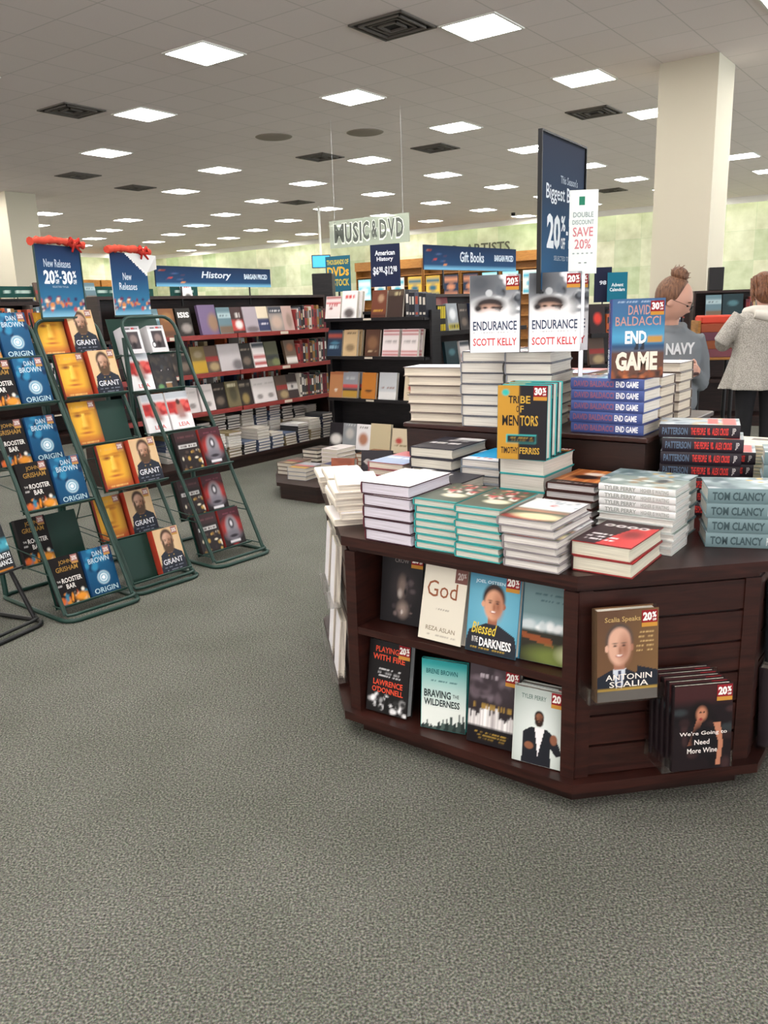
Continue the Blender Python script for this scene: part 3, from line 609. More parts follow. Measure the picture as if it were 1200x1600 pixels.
book_kind('cyan', (.15, .235, .026), a_cyan, '7f8790', '6f7880', paper='dfdbd4', phrase='hardback with a bright cyan cover')
book_kind('dktitle', (.172, .242, .035), a_dktitle, '33323c', '33323c', paper='d9d5c8', phrase='large dark hardback with white lettering')
book_kind('bluewht', (.155, .235, .024), a_bluewht, '9a5a5c', '9a5a5c', paper='e5dccc', phrase='blue-and-red jacketed hardback')
book_kind('photo', (.13, .115, .02), a_photo, '28242a', '28242a', phrase='dark landscape-format book of old portraits')
book_kind('brown', (.10, .085, .05), a_brown, '8a4b34', '7c412d', phrase='brown leather-look box set')
book_kind('cream', (.15, .2, .012), a_cream, 'e8dcc2', 'e8dcc2', phrase='cream softback with a small photo')
book_kind('paperw', (.135, .21, .022), a_white, 'efe6d6', 'ece4d4', paper='efe8da', phrase='white-jacketed paperback')

def sticker_mesh(kind):
    k = 'st'+kind
    if k in _TX: return _TX[k]
    f = MB(); w = .042; f.box(0, w, .009, w, 0, .0006, '8d2228'); f.box(0, w, -.002, .009, 0, .0007, 'c08a3a')
    if kind in ('20%', '30%'):
        f.text(kind[:2], .003, .014, .027, .037, .0010, 'f4efe8', bold=.05); f.text('%', .028, .022, .039, .037, .0010, 'f4efe8', bold=.04); f.text('OFF', .029, .013, .039, .019, .0010, 'f4efe8', bold=.04)
    elif kind == 's20':
        f = MB(); f.box(0, w, 0, w, 0, .0006, '74504a'); f.text('20', .008, .010, .028, .032, .0010, 'b9a9a2', bold=.04); f.text('%', .028, .018, .037, .032, .0010, 'b9a9a2', bold=.04)
    else:
        f = MB(); f.box(0, w*.8, .008, w, 0, .0006, '9a6a68'); f.box(0, w*.8, -.002, .008, 0, .0007, 'b98a4a'); f.text('20%', .003, .014, w*.8-.003, .035, .0010, 'd9cfc9', bold=.04)
    _TX[k] = f.mesh('discount_sticker', MATTE); return _TX[k]
def book_mesh(key):
    d = B[key]
    if d['me']: return d['me']
    w, h, t = d['wht']; b = .0028
    j = MB(); j.box(0, w, 0, h, 0, b, d['jacket']); j.box(0, w, 0, h, t-b, t, d['jacket'])
    # rounded spine
    n = 5; pr = []
    for i in range(n+1):
        a = PI*(i/n-.5); pr.append((-.0035*math.cos(a), t/2+t/2*math.sin(a)))
    vs = [(x, 0, z) for x, z in pr] + [(x, h, z) for x, z in pr] + [(.002, 0, t), (.002, 0, 0), (.002, h, t), (.002, h, 0)]
    fs = [(i, i+1, n+2+i, n+1+i) for i in range(n)]; j.add(vs, fs, d['spine'], smooth=True)
    j.add(vs, [tuple(range(n+1))[::-1]+(2*n+3, 2*n+2), tuple(range(n+1, 2*n+2))+(2*n+4, 2*n+5)], d['spine'])
    j.grid(.0005, w-.0005, .0005, h-.0005, t+.0003, d['art'], *d['res'])
    for tx in d['texts']:
        st, x0, y0, x1, y1, c = tx[:6]; j.text(st, x0*w, y0*h, x1*w, y1*h, t+.0008, c, bold=tx[6] if len(tx) > 6 else .012, shear=tx[7] if len(tx) > 7 else 0)
    for st, p0, p1, c in d['stexts']:
        # spine lettering runs from head to tail, upright when the book lies face up
        M = Matrix(((0, 0, -1, -.0040), (-1, 0, 0, h), (0, 1, 0, 0), (0, 0, 0, 1)))
        j.text(st, p0*h, t*.22, p1*h, t*.78, 0, c, M=M, bold=.03)
    p = MB(); c = lin(d['paper']); x1 = w-.004
    q = [(0.001, b), (x1, b), (x1-.0025, t*.35), (x1-.0025, t*.65), (x1, t-b), (.001, t-b)]
    vs = [(x, .0035, z) for x, z in q] + [(x, h-.0035, z) for x, z in q]
    p.add(vs, [tuple(range(6)), tuple(range(11, 5, -1))] + [(i, i+6, (i+1) % 6+6, (i+1) % 6) for i in range(6)], c)
    st = None
    if d['sticker'] is not None: st = sticker_mesh(d['sticker'])
    d['me'] = (j.mesh('jacket', PRINT), p.mesh('page_block', PAGES), st); return d['me']
BAGS = []
def book(key, M, label, group=None, cat='book', name=None):
    j, p, st = book_mesh(key); w, h, t = B[key]['wht']
    o = thing(name or 'hardback_book', label, cat, M, group)
    put(j, 'jacket', o); put(p, 'page_block', o)
    if st: put(st, 'discount_sticker', o, Matrix.Translation((w*.72, h*(.81 if key != 'endgame' else .80), t+.0009)))
    return o
def stack(key, n, x, y, z, a, where, jit=.003, ja=1.5, seed=0, flip=None, top=None):
    """n books lying one on another; the first laid is the lowest; returns height of the pile's top"""
    R = random.Random(seed); w, h, t = B[key]['wht']; g = 'pile ' + where
    for i in range(n):
        k = key; aa = a + R.uniform(-ja, ja); dx, dy = R.uniform(-jit, jit), R.uniform(-jit, jit)
        M = TR(x, y, z, a) @ Matrix.Translation((dx, dy, 0)) @ Matrix.Rotation(math.radians(aa-a), 4, 'Z')
        if flip and flip(i): M = M @ TR(w, h, 0, 180)
        if top and i == n-1 and top.get('d'): M = TR(*top['d'], 0) @ M
        pos = 'topmost' if i == n-1 else 'lowest' if i == 0 else nth(n-i) + ' from top'
        book(k, M, '%s, %s in the pile %s' % (B[key].get('short', 'book'), pos, where), g)
        z += t + .0006
    return z
SHORT = dict(endurance='cream-paged white-jacketed book', plainwhite='thick cream-paged book', tribe='thick mustard-and-black book', endgame='blue thriller', whitetop='thick white-paged book', pioneer='teal-edged book', swoosh='pale-edged book',
             coco='dark-and-red book', orange='orange-striped book', perry='pale grey book', clancy='smoky teal book', cross='dark-spined thriller', cyan='cyan-covered book', dktitle='large dark book', bluewht='red-edged book', paperw='white paperback', photo='portrait book', brown='brown box', cream='cream softback', speckle='charcoal book')
for _k, _v in SHORT.items(): B[_k]['short'] = _v

# ------------------------------------------------------------------ the octagonal display table
TW, TD, TLD, TL = .77, .37, .59, .80           # long side, diagonal set-back, length of the right and left sides
TOPZ = .68
def octa(o):
    """outline of the table grown by o (local s, b)"""
    k = o*math.tan(PI/8); E = TLD
    return [(-TW-k, -o), (k, -o), (TD+o, TD-k), (TD+o, TD+TL+k), (k, TL+2*TD+o), (-TW-k, TL+2*TD+o), (-TW-E-o, 2*TD+TL-E+k), (-TW-E-o, E-k)]
TM = TR(P0.x, P0.y, 0, -36.7)
def build_table():
    t = thing('display_table', 'dark mahogany octagonal book table with shelves and slatted side', 'table', TM)
    # the toe point was measured at the floor; the body stands a little proud of it
    f = MB(); f.prism(octa(-.035), 0, .062); f.obj('plinth', DARKWOOD, t)
    f = MB(); f.prism(octa(.028), .06, .088); f.obj('bottom_board', MAHOG, t)
    f = MB(); f.prism(octa(.015), TOPZ-.03, TOPZ); f.prism(octa(-.01), TOPZ-.05, TOPZ-.03); f.obj('table_top', MAHOG, t)
    # shelving bay in front
    f = MB(); f.box(-TW+.035, -.03, .235, .25, .088, TOPZ-.05); f.obj('back_panel', DARKWOOD, t)
    for x in (-TW-.005, -.036):
        f = MB(); f.box(x, x+.04, -.002, .25, .088, TOPZ-.05); f.obj('upright', MAHOG, t)
    f = MB(); f.box(-TW+.035, -.036, .0, .235, .358, .382); f.obj('shelf', MAHOG, t)
    # slatted panels on the diagonals and long sides: boards with grooves between
    def slat(pa, pb, name='slat_panel'):
        a = Vector(pa); b = Vector(pb); d = b-a; M = TR(a.x, a.y, 0, math.degrees(math.atan2(d.y, d.x)))
        f = MB(); n = 6; z0, z1 = .088, TOPZ-.05; hh = (z1-z0)/n; l = d.length
        f.box(.0, l, .016, .045, z0, z1, m=1)
        for k in range(n): f.box(.045, l-.045, .004, .018, z0+k*hh+.004, z0+(k+1)*hh-.004)
        f.box(0, .045, 0, .03, z0, z1); f.box(l-.045, l, 0, .03, z0, z1)
        f.obj(name, [MAHOG, DARKWOOD], t, M)
    o = octa(-.004)
    slat(o[1], o[2]); slat(o[2], o[3]); slat(o[3], o[4]); slat(o[4], o[5]); slat(o[5], o[6]); slat(o[6], o[7]); slat(o[7], o[0])
build_table()
# riser on the table top
RZ = .935
def build_riser():
    t = thing('display_riser', 'dark wooden riser box in the middle of the octagonal table, under the book piles', 'riser', TM)
    f = MB(); f.box(-1.0, -.07, .68, 1.42, TOPZ, RZ-.022); f.obj('riser_body', DARKWOOD, t)
    f = MB(); f.bbox(-1.01, -.06, .67, 1.43, RZ-.018, RZ, .003); f.obj('riser_top', MAHOG, t)
build_riser()
RS = lambda s, b: T(s, b)
def St(key, n, s, b, z, where, ang=-36.7, **k):
    x, y = T(s, b); return stack(key, n, x, y, z, ang, where, **k)
Z = TOPZ + .0008
# front row along the shelf edge
St('whitetop', 5, -.685, -.012, Z, 'at the front left corner', seed=1, jit=.004)
St('pioneer', 7, -.502, -.004, Z, 'just right of the white-topped pile', seed=2, jit=.003)
St('pioneer', 7, -.352, -.022, Z, 'left of the red-and-cream curve books', seed=4, jit=.004)
St('swoosh', 6, -.203, -.034, Z, 'at the front edge above the landscape book', seed=5, jit=.010, ja=2.5)
St('coco', 2, -.030, .030, Z, 'on the front corner of the table', seed=6)
# second row
St('orange', 6, -.278, .39, Z, 'of orange covers left of the riser corner', seed=7, jit=.006)
def perry():
    x, y = T(-.060, .275); a = -36.7; g = 'pale grey books'
    R = random.Random(3); z = Z
    for i in range(9):
        up = i > 4; M = TR(x, y, z, a)
        # upper copies show their spine, lower ones their page ends
        w, h, t = B['perry']['wht']
        M = TR(x+R.uniform(-.004, .004), y+R.uniform(-.004, .004), z, a)
        M = M @ (TR(h, 0, 0, 90) if up else TR(h, 0, 0, 90) @ TR(w, 0, 0, 0) @ TR(0, h, 0, 180))
        book('perry', M, 'pale grey book, %s in the narrow pile left of the smoky teal books' % ('topmost' if i == 8 else 'lowest' if i == 0 else nth(9-i)+' from top'), 'pile of pale grey books')
        z += t+.0005
perry()
def spined(key, n, x, y, z, a, where, seed=0, jit=.004, rev=False):
    """pile whose spines face along -n: local x runs along the spine"""
    w, h, t = B[key]['wht']; R = random.Random(seed)
    for i in range(n):
        M = TR(x+R.uniform(-jit, jit), y+R.uniform(-jit, jit), z, a+R.uniform(-.8, .8)) @ TR(h, 0, 0, 90)
        if rev: M = M @ TR(w, h, 0, 180)
        pos = 'topmost' if i == n-1 else 'lowest' if i == 0 else nth(n-i)+' from top'
        book(key, M, '%s, %s in the pile %s' % (B[key]['short'], pos, where), 'pile '+where); z += t+.0006
    return z
spined('clancy', 4, .905, 2.222, Z, -14, 'nearest the right edge of the photo', 3)
x, y = T(-.112, .425); spined('clancy', 4, x, y, Z, -36.7, 'behind the pale grey pile', 4)
spined('cross', 7, .897, 2.612, Z, -22, 'with red letters behind the smoky teal pile', 5, .010)
spined('clancy', 5, 1.19, 2.52, Z, -22, 'half hidden at the far right', 6)
spined('cross', 4, 1.045, 2.835, Z, -22, 'behind the tallest red-lettered pile', 7)
# mustard and black pile with three standing copies
tx, ty = T(-.442, .40)
zt = stack('tribe', 4, tx, ty, Z, -36.7, 'under the standing copies', seed=9, jit=.003)
for k in range(3):
    M = TR(.385+k*.028, 2.605+k*.054, zt, -26, 88)
    book('tribe', M, '%s, %s' % (B['tribe']['phrase'], ('standing face out in front of two copies', 'standing middle copy of three', 'standing rearmost copy of three')[k]), 'standing mustard-and-black books')
St('cyan', 7, -.602, .425, Z, 'topped by a bright cyan cover', seed=10)
def big():
    x, y = T(-.80, .415); stack('dktitle', 6, x, y, Z, -36.7, 'left of the cyan-topped pile', seed=12, jit=.006)
big()
x, y = T(-.745, .236); spined('dktitle', 4, x, y, Z, -36.7, 'behind the white-topped front pile', 13, .001)
St('bluewht', 6, -.985, .41, Z, 'left of the large dark books', seed=14)
# left diagonal corner
stack('paperw', 6, -.150, 2.575, Z, 8.3, 'on the left corner of the table', seed=15, jit=.010, ja=4)
stack('paperw', 5, -.185, 2.815, Z, 8.3, 'second along the left edge of the table', seed=16, jit=.008, ja=4)
stack('paperw', 3, -.235, 3.075, Z, 8.3, 'third along the left edge of the table', seed=17, jit=.008, ja=4)
o = book('brown', TR(-.20, 3.37, Z, -16, 80), 'brown leather-look box standing on the far left of the table', cat='box', name='box_set')
o = book('photo', TR(-.085, 3.36, Z, -16, 78), 'dark book of old portraits standing right of the brown box')
# riser piles
def riser_piles():
    zz = RZ+.0006
    spine_n = dict()
    # left: long sides toward the viewer
    w, h, t = B['plainwhite']['wht']; R = random.Random(20); z = zz
    for i in range(6):
        x, y = T(-1.005, .70); M = TR(x+R.uniform(-.006, .006), y+R.uniform(-.006, .006), z, -36.7+8) @ TR(0, 0, 0, 0)
        M = M @ TR(h, 0, 0, 90) @ TR(w, h, 0, 180)
        if i == 5: M = TR(-.015, .0, 0) @ M
        book('plainwhite', M, 'thick cream-paged book, %s in the pile left of the snow-hood books' % ('topmost' if i == 5 else 'lowest' if i == 0 else nth(6-i)+' from top'), 'cream-paged pile'); z += t+.0006
    x, y = T(-.745, .67); z1 = stack('endurance', 7, x, y, zz, -30, 'under the left standing snow-hood copy', seed=21, jit=.004)
    x, y = T(-.562, .655); z2 = stack('endurance', 7, x, y, zz, -30, 'under the right standing snow-hood copy', seed=22, jit=.006)
    book('endurance', TR(.318, 2.86, z1, -14, 88), B['endurance']['phrase'] + ', left of the two standing copies', 'standing snow-hood books')
    book('endurance', TR(.505, 2.80, z2, -14, 88), B['endurance']['phrase'] + ', right of the two, with red sticker', 'standing snow-hood books')
    book('endurance', TR(.545, 2.86, z2, -14, 88), 'white-jacketed hardback standing hidden behind the right snow-hood copy', 'standing snow-hood books')
    # blue thriller with its spines out
    x, y = T(-.335, .70); w, h, t = B['endgame']['wht']
    z3 = spined('endgame', 5, x, y, zz, -36.7, 'on the right of the riser, spines out', 23, .003)
    book('endgame', TR(.742, 2.69, z3, -2, 88), 'blue thriller hardback with a spine in purple, standing on top of its pile')
    for k in range(2):
        x, y = T(-.335, .90+.185*k)
        spined('plainwhite', 5+k, x, y, zz, -36.7, ('directly behind the front blue pile', 'behind two piles at the riser\'s right')[k], 25+k, .004, True)
    x, y = T(-.56, 1.0); stack('bluewht', 7, x, y, zz, -36.7, 'between snow-hood pile and blue thrillers', seed=31)
    x, y = T(-.90, 1.12); stack('plainwhite', 5, x, y, zz, -36.7, 'at the riser\'s back left', seed=32)
riser_piles()
# piles at the back right of the table
St('cream', 14, -.10, 1.22, Z, 'at the table\'s back right, left one', seed=33)
St('cream', 13, .057, 1.22, Z, 'at the table\'s back right, right one', seed=34)
St('pioneer', 7, .215, 1.10, Z, 'cut off by the right edge, far back', seed=41)

# books in the table's shelving bay
def bay():
    def lb(key, s, b, z, lean, yaw, label, n=1, name=None):
        x, y = T(s, b); book(key, TR(x, y, z, -36.7+yaw, 90-lean), label)
    zu, zl = .383, .089
    lb('crow', -.705, .11, zu, 8, 4, B['crow']['phrase'] + ', leftmost on the upper shelf', )
    lb('god', -.515, .045, zu, 14, 0, B['god']['phrase'] + ', on the upper shelf')
    lb('blessed', -.350, .045, zu, 10, 2, B['blessed']['phrase'] + ', upper shelf')
    lb('land', -.185, .07, zu, 8, 4, B['land']['phrase'] + ', rightmost on the upper shelf')
    lb('fire', -.725, .045, zl, 10, 3, B['fire']['phrase'] + ', leftmost on the lower shelf')
    lb('brave', -.515, .035, zl, 6, 12, B['brave']['phrase'] + ', on the lower shelf')
    lb('city', -.350, .050, zl, 8, 5, B['city']['phrase'] + ', on the lower shelf')
    lb('suit', -.188, .025, zl, 6, 6, B['suit']['phrase'] + ', front copy of two')
    lb('suit', -.180, .055, zl, 5, 6, 'pale green hardback hidden behind the copy showing a suited man')
bay()
# clear holders on the slatted face
def holder(M, w, h, label, d=.05):
    t = thing('book_holder', label, 'book holder', M, 'clear book holders')
    f = MB(); f.box(0, w, -d, -.002, 0, .003); f.box(0, w, -d, -d+.003, 0, .045); f.box(0, .003, -d, -.002, 0, .045); f.box(w-.003, w, -d, -.002, 0, .045); f.obj('tray', ACRYL, t)
    f = MB(); f.box(0, w, -.004, -.001, 0, h); f.obj('back_plate', ACRYL, t)
FD = 8.3
fa = T(0, 0); fu = Vector((math.cos(math.radians(FD)), math.sin(math.radians(FD)))); fn = Vector((fu.y, -fu.x))
def face_pt(u, out): p = Vector(fa)+fu*u+fn*out; return p.x, p.y
def slat_books():
    x, y = face_pt(.01, .004); holder(TR(x, y, .345, FD), .21, .24, 'clear tray holding the brown hardback on the slatted panel', .07)
    x, y = face_pt(.032, .040); book('scalia', TR(x, y, .349, FD-1, 86), B['scalia']['phrase'] + ', in a clear tray', 'books on the slatted panel')
    x, y = face_pt(.204, .004); holder(TR(x, y, .145, FD), .20, .24, 'clear tray with several wine-red hardbacks low on the slatted panel', .105)
    for k in range(5):
        x, y = face_pt(.232-.006*k, .096-.0182*k)
        book('wine', TR(x, y, .149+.004*k, FD-2, 87), B['wine']['phrase'] + ', ' + ('frontmost in the tray', 'second', 'third', 'fourth', 'rearmost in the tray')[k] + ('' if k in (0, 4) else ' from the front'), 'wine-red books in the tray')
    # right side of the table
    q = T(TD, TD); d = Vector((math.cos(GA), math.sin(GA))); n = Vector((d.y, -d.x))
    for i, (u, z, k) in enumerate(((.06, .36, 'faith'), (.26, .36, 'land'), (.06, .10, 'city'), (.26, .10, 'origin'))):
        p = Vector(q)+d*u+n*.004; holder(TR(p.x, p.y, z-.004, math.degrees(GA)), .18, .24, 'clear tray on the right side of the table, %s %s' % (('upper', 'lower')[i//2], ('near', 'far')[i % 2]))
        p = Vector(q)+d*(u+.012)+n*.008
        book(k, TR(p.x, p.y, z, math.degrees(GA), 87), '%s on the right side of the table, %s row %s' % (B[k]['phrase'].split(' with')[0], ('upper', 'lower')[i//2], ('near', 'far')[i % 2]), 'books on the right side of the table')
    # left diagonal: cream books seen edge on
    a = -36.7-45; d = Vector((math.cos(math.radians(a)), math.sin(math.radians(a)))); n = Vector((d.y, -d.x)); q = Vector(T(-TW-TLD, TLD))
    for i, (u, z, c) in enumerate(((.46, .37, 'left'), (.24, .37, 'far'), (.50, .11, 'near'), (.28, .11, 'mid'))):
        p = q+d*(u)+n*.004; holder(TR(p.x, p.y, z-.004, a), .18, .24, 'clear tray on the left diagonal side, %s' % ('upper near', 'upper far', 'lower near', 'lower far')[i])
        p = q+d*(u+.01)+n*.008
        book('paperw', TR(p.x, p.y, z, a, 85), 'white paperback seen edge on in the %s tray of the left diagonal' % ('upper near', 'upper far', 'lower near', 'lower far')[i], 'books on the left diagonal side')
slat_books()

# ------------------------------------------------------------------ leaning wire racks of new releases
def arc(c, r, a0, a1, n, plane='xz', y=0):
    return [(c[0]+r*math.cos(math.radians(a0+(a1-a0)*i/n)), y, c[1]+r*math.sin(math.radians(a0+(a1-a0)*i/n))) for i in range(n+1)]
def rack(O, ang, rows, mt, label, books, pre, W=.36, top=1.36):
    M = TR(O[0], O[1], 0, ang); t = thing('wire_book_rack', label, 'book rack', M, 'leaning wire racks')
    sl = .68/1.33
    def P(x, z, dy=0): return (x, .02+(z-.02)*sl+dy, z)
    # front frame: two leaning uprights joined by a rounded top
    r = .07; path = [P(.0, .03), P(0, top-r)] + [P(r-r*math.cos(math.radians(a)), top-r+r*math.sin(math.radians(a))) for a in (20, 45, 70, 90)] + [P(W-r+r*math.sin(math.radians(a)), top-r+r*math.cos(math.radians(a))) for a in (0, 20, 45, 70, 90)] + [P(W, .03)]
    f = MB(); f.tube(path, .0105, 8); f.obj('front_frame', mt, t)
    # base loop on the floor
    rr = .06; y1 = .62; lp = []
    for cx, cy, a0 in ((W-rr+.02, -.03+rr, -90), (W-rr+.02, y1-rr, 0), (rr-.02, y1-rr, 90), (rr-.02, -.03+rr, 180)):
        lp += [(cx+rr*math.cos(math.radians(a0+k*30)), cy+rr*math.sin(math.radians(a0+k*30)), .0105) for k in range(4)]
    f = MB(); f.tube(lp, .0105, 8, closed=True); f.obj('base_loop', mt, t)
    f = MB(); f.tube([(0, .02, .04), (0, .008, .032), (.03, -.005, .032), (W-.03, -.005, .032), (W, .008, .032), (W, .02, .04)], .008, 8); f.obj('foot_rail', mt, t)
    for x in (.0, W):
        f = MB(); f.tube([(x, y1-.02, .012), (x, y1+.0, .30), (x, P(0, 1.25)[1]+.02, 1.25)], .014, 8); f.obj('rear_leg', mt, t)
    f = MB()
    for z in (.27, .58): f.tube([P(0, z), (0, y1+.0, z+.03)], .003, 6); f.tube([P(W, z), (W, y1+.0, z+.03)], .003, 6); f.tube([(0, y1, z+.03), (W, y1, z+.03)], .003, 6)
    f.tube([(W, y1-.01, .12), P(W, .60)], .003, 6); f.obj('cross_wire', mt, t)
    for i, (y, z) in enumerate(rows):
        ln = math.radians(17); f = MB()
        TM_ = Matrix.Translation((0, y, z)) @ Matrix.Rotation(math.radians(-17), 4, 'X')
        f.box(.008, W-.008, .002, .005, .0, .235, M=TM_); f.tube([(0, -.055, .004), (W, -.055, .004)], .005, 6, M=TM_); f.box(.004, W-.004, -.055, .004, -.003, .0, M=TM_)
        f.tube([TM_ @ Vector((0, 0, .02)), P(0, z+.02)], .004, 6)
        f.tube([TM_ @ Vector((W, 0, .02)), P(W, z+.02)], .004, 6)
        f.obj('pocket_tray', mt, t)
        for j, key in enumerate(books[i]):
            if not key: continue
            w, h, th = B[key]['wht']; x = .016 + j*.168 + (.155-w)/2
            n = 1
            MM = M @ TM_ @ Matrix.Translation((x, .0015, .0012)) @ Matrix.Rotation(math.radians(90), 4, 'X')
            tier = ('top', 'second', 'third', 'fourth', 'fifth', 'bottom')[i]
            ph = B[key]['phrase'].split(' with')[0]
            book(key, MM, '%s, %s slot of the %s tier, %s' % (ph, ('left', 'right')[j], tier, pre), 'books in the ' + pre, cat='book' if key != 'funko' else 'box')
    return M
RA = [(.66, 1.165), (.54, .945), (.50, .66), (.31, .47), (.40, .185), (.12, .035)]
RB = [(.67, 1.165), (.495, .953), (.435, .707), (.206, .503), (.30, .215), (.075, .035)]
RC = [(.78, 1.13), (.675, .925), (.555, .69), (.285, .50), (.30, .222), (.17, .035)]
MA = rack((-1.471, 3.576), 50, RA, GREENM, 'dark green wire rack with blue spiral and black-gold books, left of two signed racks',
          [('rooster', 'origin')]*4 + [('rooster', None), ('rooster', 'origin')], 'leftmost green rack')
MBk = rack((-1.256, 3.932), 50, RB, GREENM, 'dark green wire rack under the sign with a price range, holding officer and golden books',
          [('yellow', 'grant'), ('yellow', 'grant'), ('yellow', None), ('yellow', 'grant'), ('yellow', 'grant'), (None, 'grant')], 'middle green rack')
MC = rack((-.929, 4.34), 50, RC, GREENM, 'dark green wire rack under the sign with a folded corner, rightmost of the racks',
          [('funko', 'funko'), ('leia', 'speckle'), ('leia', 'leia'), ('darkgold', 'darkred'), ('darkgold', 'darkred'), ('darkgold', 'darkred')], 'right green rack')
MZ = rack((-1.75, 3.235), 66, [(.66, 1.1), (.5, .86), (.40, .55), (.10, .26)], BLACKM, 'black wire rack cut off by the left edge of the photo',
          [(None, None), (None, None), (None, None), (None, 'faith')], 'black rack', top=1.30)

# ------------------------------------------------------------------ signs
def night_art(X, Y):
    a = Art(X, Y, '2f6f94'); a.g(.25, .6, '22476f'); a.g(.6, 1, '1e2c4d'); a.r(-.1, -.1, 1.1, .07, '7fb4cf', .08)
    a.blobs(21, 0, .10, 1, .27, ['c0473a', 'd98a4a', '7a3350', 'e9d9c4', '3a2f55', 'a8b0b0'], 34, .02, .05); return a.C
def band_art(X, Y):
    a = Art(X, Y, '234468'); a.g(.2, 1, '18233f', .85); a.r(-.1, -.1, 1.1, .14, '6fa9c9', .08)
    a.blobs(5, .02, .15, .22, .8, ['c0473a', 'd98a4a', '7a3350', '8a3a2a', '3a5a85'], 26, .012, .03); return a.C
def garland(t, w, h, seed):
    R = random.Random(seed); f = MB(); n = 22
    pts = [(-.03+(w+.06)*i/n, R.uniform(-.004, .004)-.006, h+.012+.012*math.sin(PI*i/n)+R.uniform(-.004, .004)) for i in range(n+1)]
    f.tube(pts, [R.uniform(.013, .024) for _ in pts], 8, 'cf4f3e')
    f.obj('ribbon_roll', FABRIC, t)
    f = MB()
    for q in (-1, 1):
        f.tube([(w*.82, -.02, h+.015), (w*.82+q*.03, -.03, h+.035), (w*.82+q*.045, -.028, h+.01), (w*.82+q*.02, -.022, h+.0), (w*.82, -.02, h+.012)], [.006, .012, .011, .009, .006], 8, 'b8322a')
    f.tube([(w*.82, -.022, h+.01), (w*.82-.02, -.024, h-.03)], [.008, .005], 8, 'a82c26'); f.tube([(w*.82, -.022, h+.01), (w*.82+.05, -.024, h-.028)], [.008, .005], 8, 'a82c26')
    f.ball((w*.82, -.022, h+.014), .012, .012, .012, col='cf4f3e'); f.obj('bow', FABRIC, t)
FR = Matrix.Rotation(math.radians(90), 4, 'X')     # local x right, y up -> standing sign facing -y
def sign_b():
    w, h = .335, .36; M = MBk @ TR(.008, .60, 1.375, 20)
    t = thing('hanging_sign', 'dark blue poster with a price range under a red ribbon, on the middle rack', 'sign', M)
    f = MB(); f.box(0, w, 0, h, -.004, 0, '20304f', M=FR); f.grid(0, w, 0, h, .0005, night_art, 40, 42, M=FR)
    f.text('New Releases', .055, .25, .255, .29, .0012, 'b9c6d6', M=FR)
    f.text('20', .045, .165, .125, .235, .0012, 'e6edf3', M=FR, bold=.04); f.text('%', .128, .20, .155, .235, .0012, 'e6edf3', M=FR, bold=.03); f.text('OFF', .128, .167, .155, .19, .0012, 'e6edf3', M=FR, bold=.03)
    f.text('-', .160, .195, .175, .203, .0012, 'e6edf3', M=FR, bold=.03); f.text('30', .18, .165, .26, .235, .0012, 'e6edf3', M=FR, bold=.04); f.text('%', .263, .20, .29, .235, .0012, 'e6edf3', M=FR, bold=.03); f.text('OFF', .263, .167, .29, .19, .0012, 'e6edf3', M=FR, bold=.03)
    f.text('SELECTED TITLES', .10, .148, .22, .157, .0012, '9fb4c9', M=FR)
    f.obj('poster', MATTE, t); f = MB(); f.box(-.006, w+.006, -.008, .004, -.010, .0); f.obj('sign_rail', GREENM, t)
    for xx in (-.006, w): f = MB(); f.box(xx, xx+.006, -.004, .004, 0, h); f.obj('side_bar', GREENM, t)
    garland(t, w, h, 4)
def sign_c():
    w, h = .34, .345; M = MC @ TR(-.005, .72, 1.375, 20)
    t = thing('hanging_sign', 'dark blue poster whose top right corner has flopped over, on the right rack', 'sign', M)
    f = MB(); nx, ny = 36, 40
    def art(X, Y): return night_art(X, Y)
    g = MB(); g.grid(0, w, 0, h, .0005, art, nx, ny)
    keep = [k for k, fc in enumerate(g.f) if sum(g.v[i][1] for i in fc)/4 < h-.30*max(0, (sum(g.v[i][0] for i in fc)/4-.13)/.17)*h]
    f.v = g.v; [f.v.__setitem__(i, tuple(FR @ Vector(p))) for i, p in enumerate(list(g.v))]
    for k in keep: f.f.append(g.f[k]); f.c.append(None); f.m.append(0); f.s.append(False); f.cc[len(f.f)-1] = g.cc[k]
    f.text('New', .10, .195, .18, .235, .0012, 'd3dde8', M=FR); f.text('Releases', .06, .14, .225, .18, .0012, 'd3dde8', M=FR)
    f.prism([(0, 0), (w, 0), (w, .70*h), (.13, h), (0, h)], -.004, -.0005, 'ece8e4', M=FR)
    f.obj('poster', MATTE, t)
    # the flopped corner shows the white back of the sheet
    f = MB(); f.add([(.13, .0, h), (w, .0, .70*h), (w+.055, -.03, .76*h), (w+.05, -.035, .98*h), (w*.8, -.02, 1.0*h)], [(0, 1, 2, 3, 4), (4, 3, 2, 1, 0)], 'eceae8'); 
    f.obj('folded_corner', MATTE, t)
    f = MB(); f.box(-.006, w+.006, -.008, .004, -.010, .0); f.obj('sign_rail', GREENM, t); garland(t, w, h*1.0, 7)
sign_b(); sign_c()

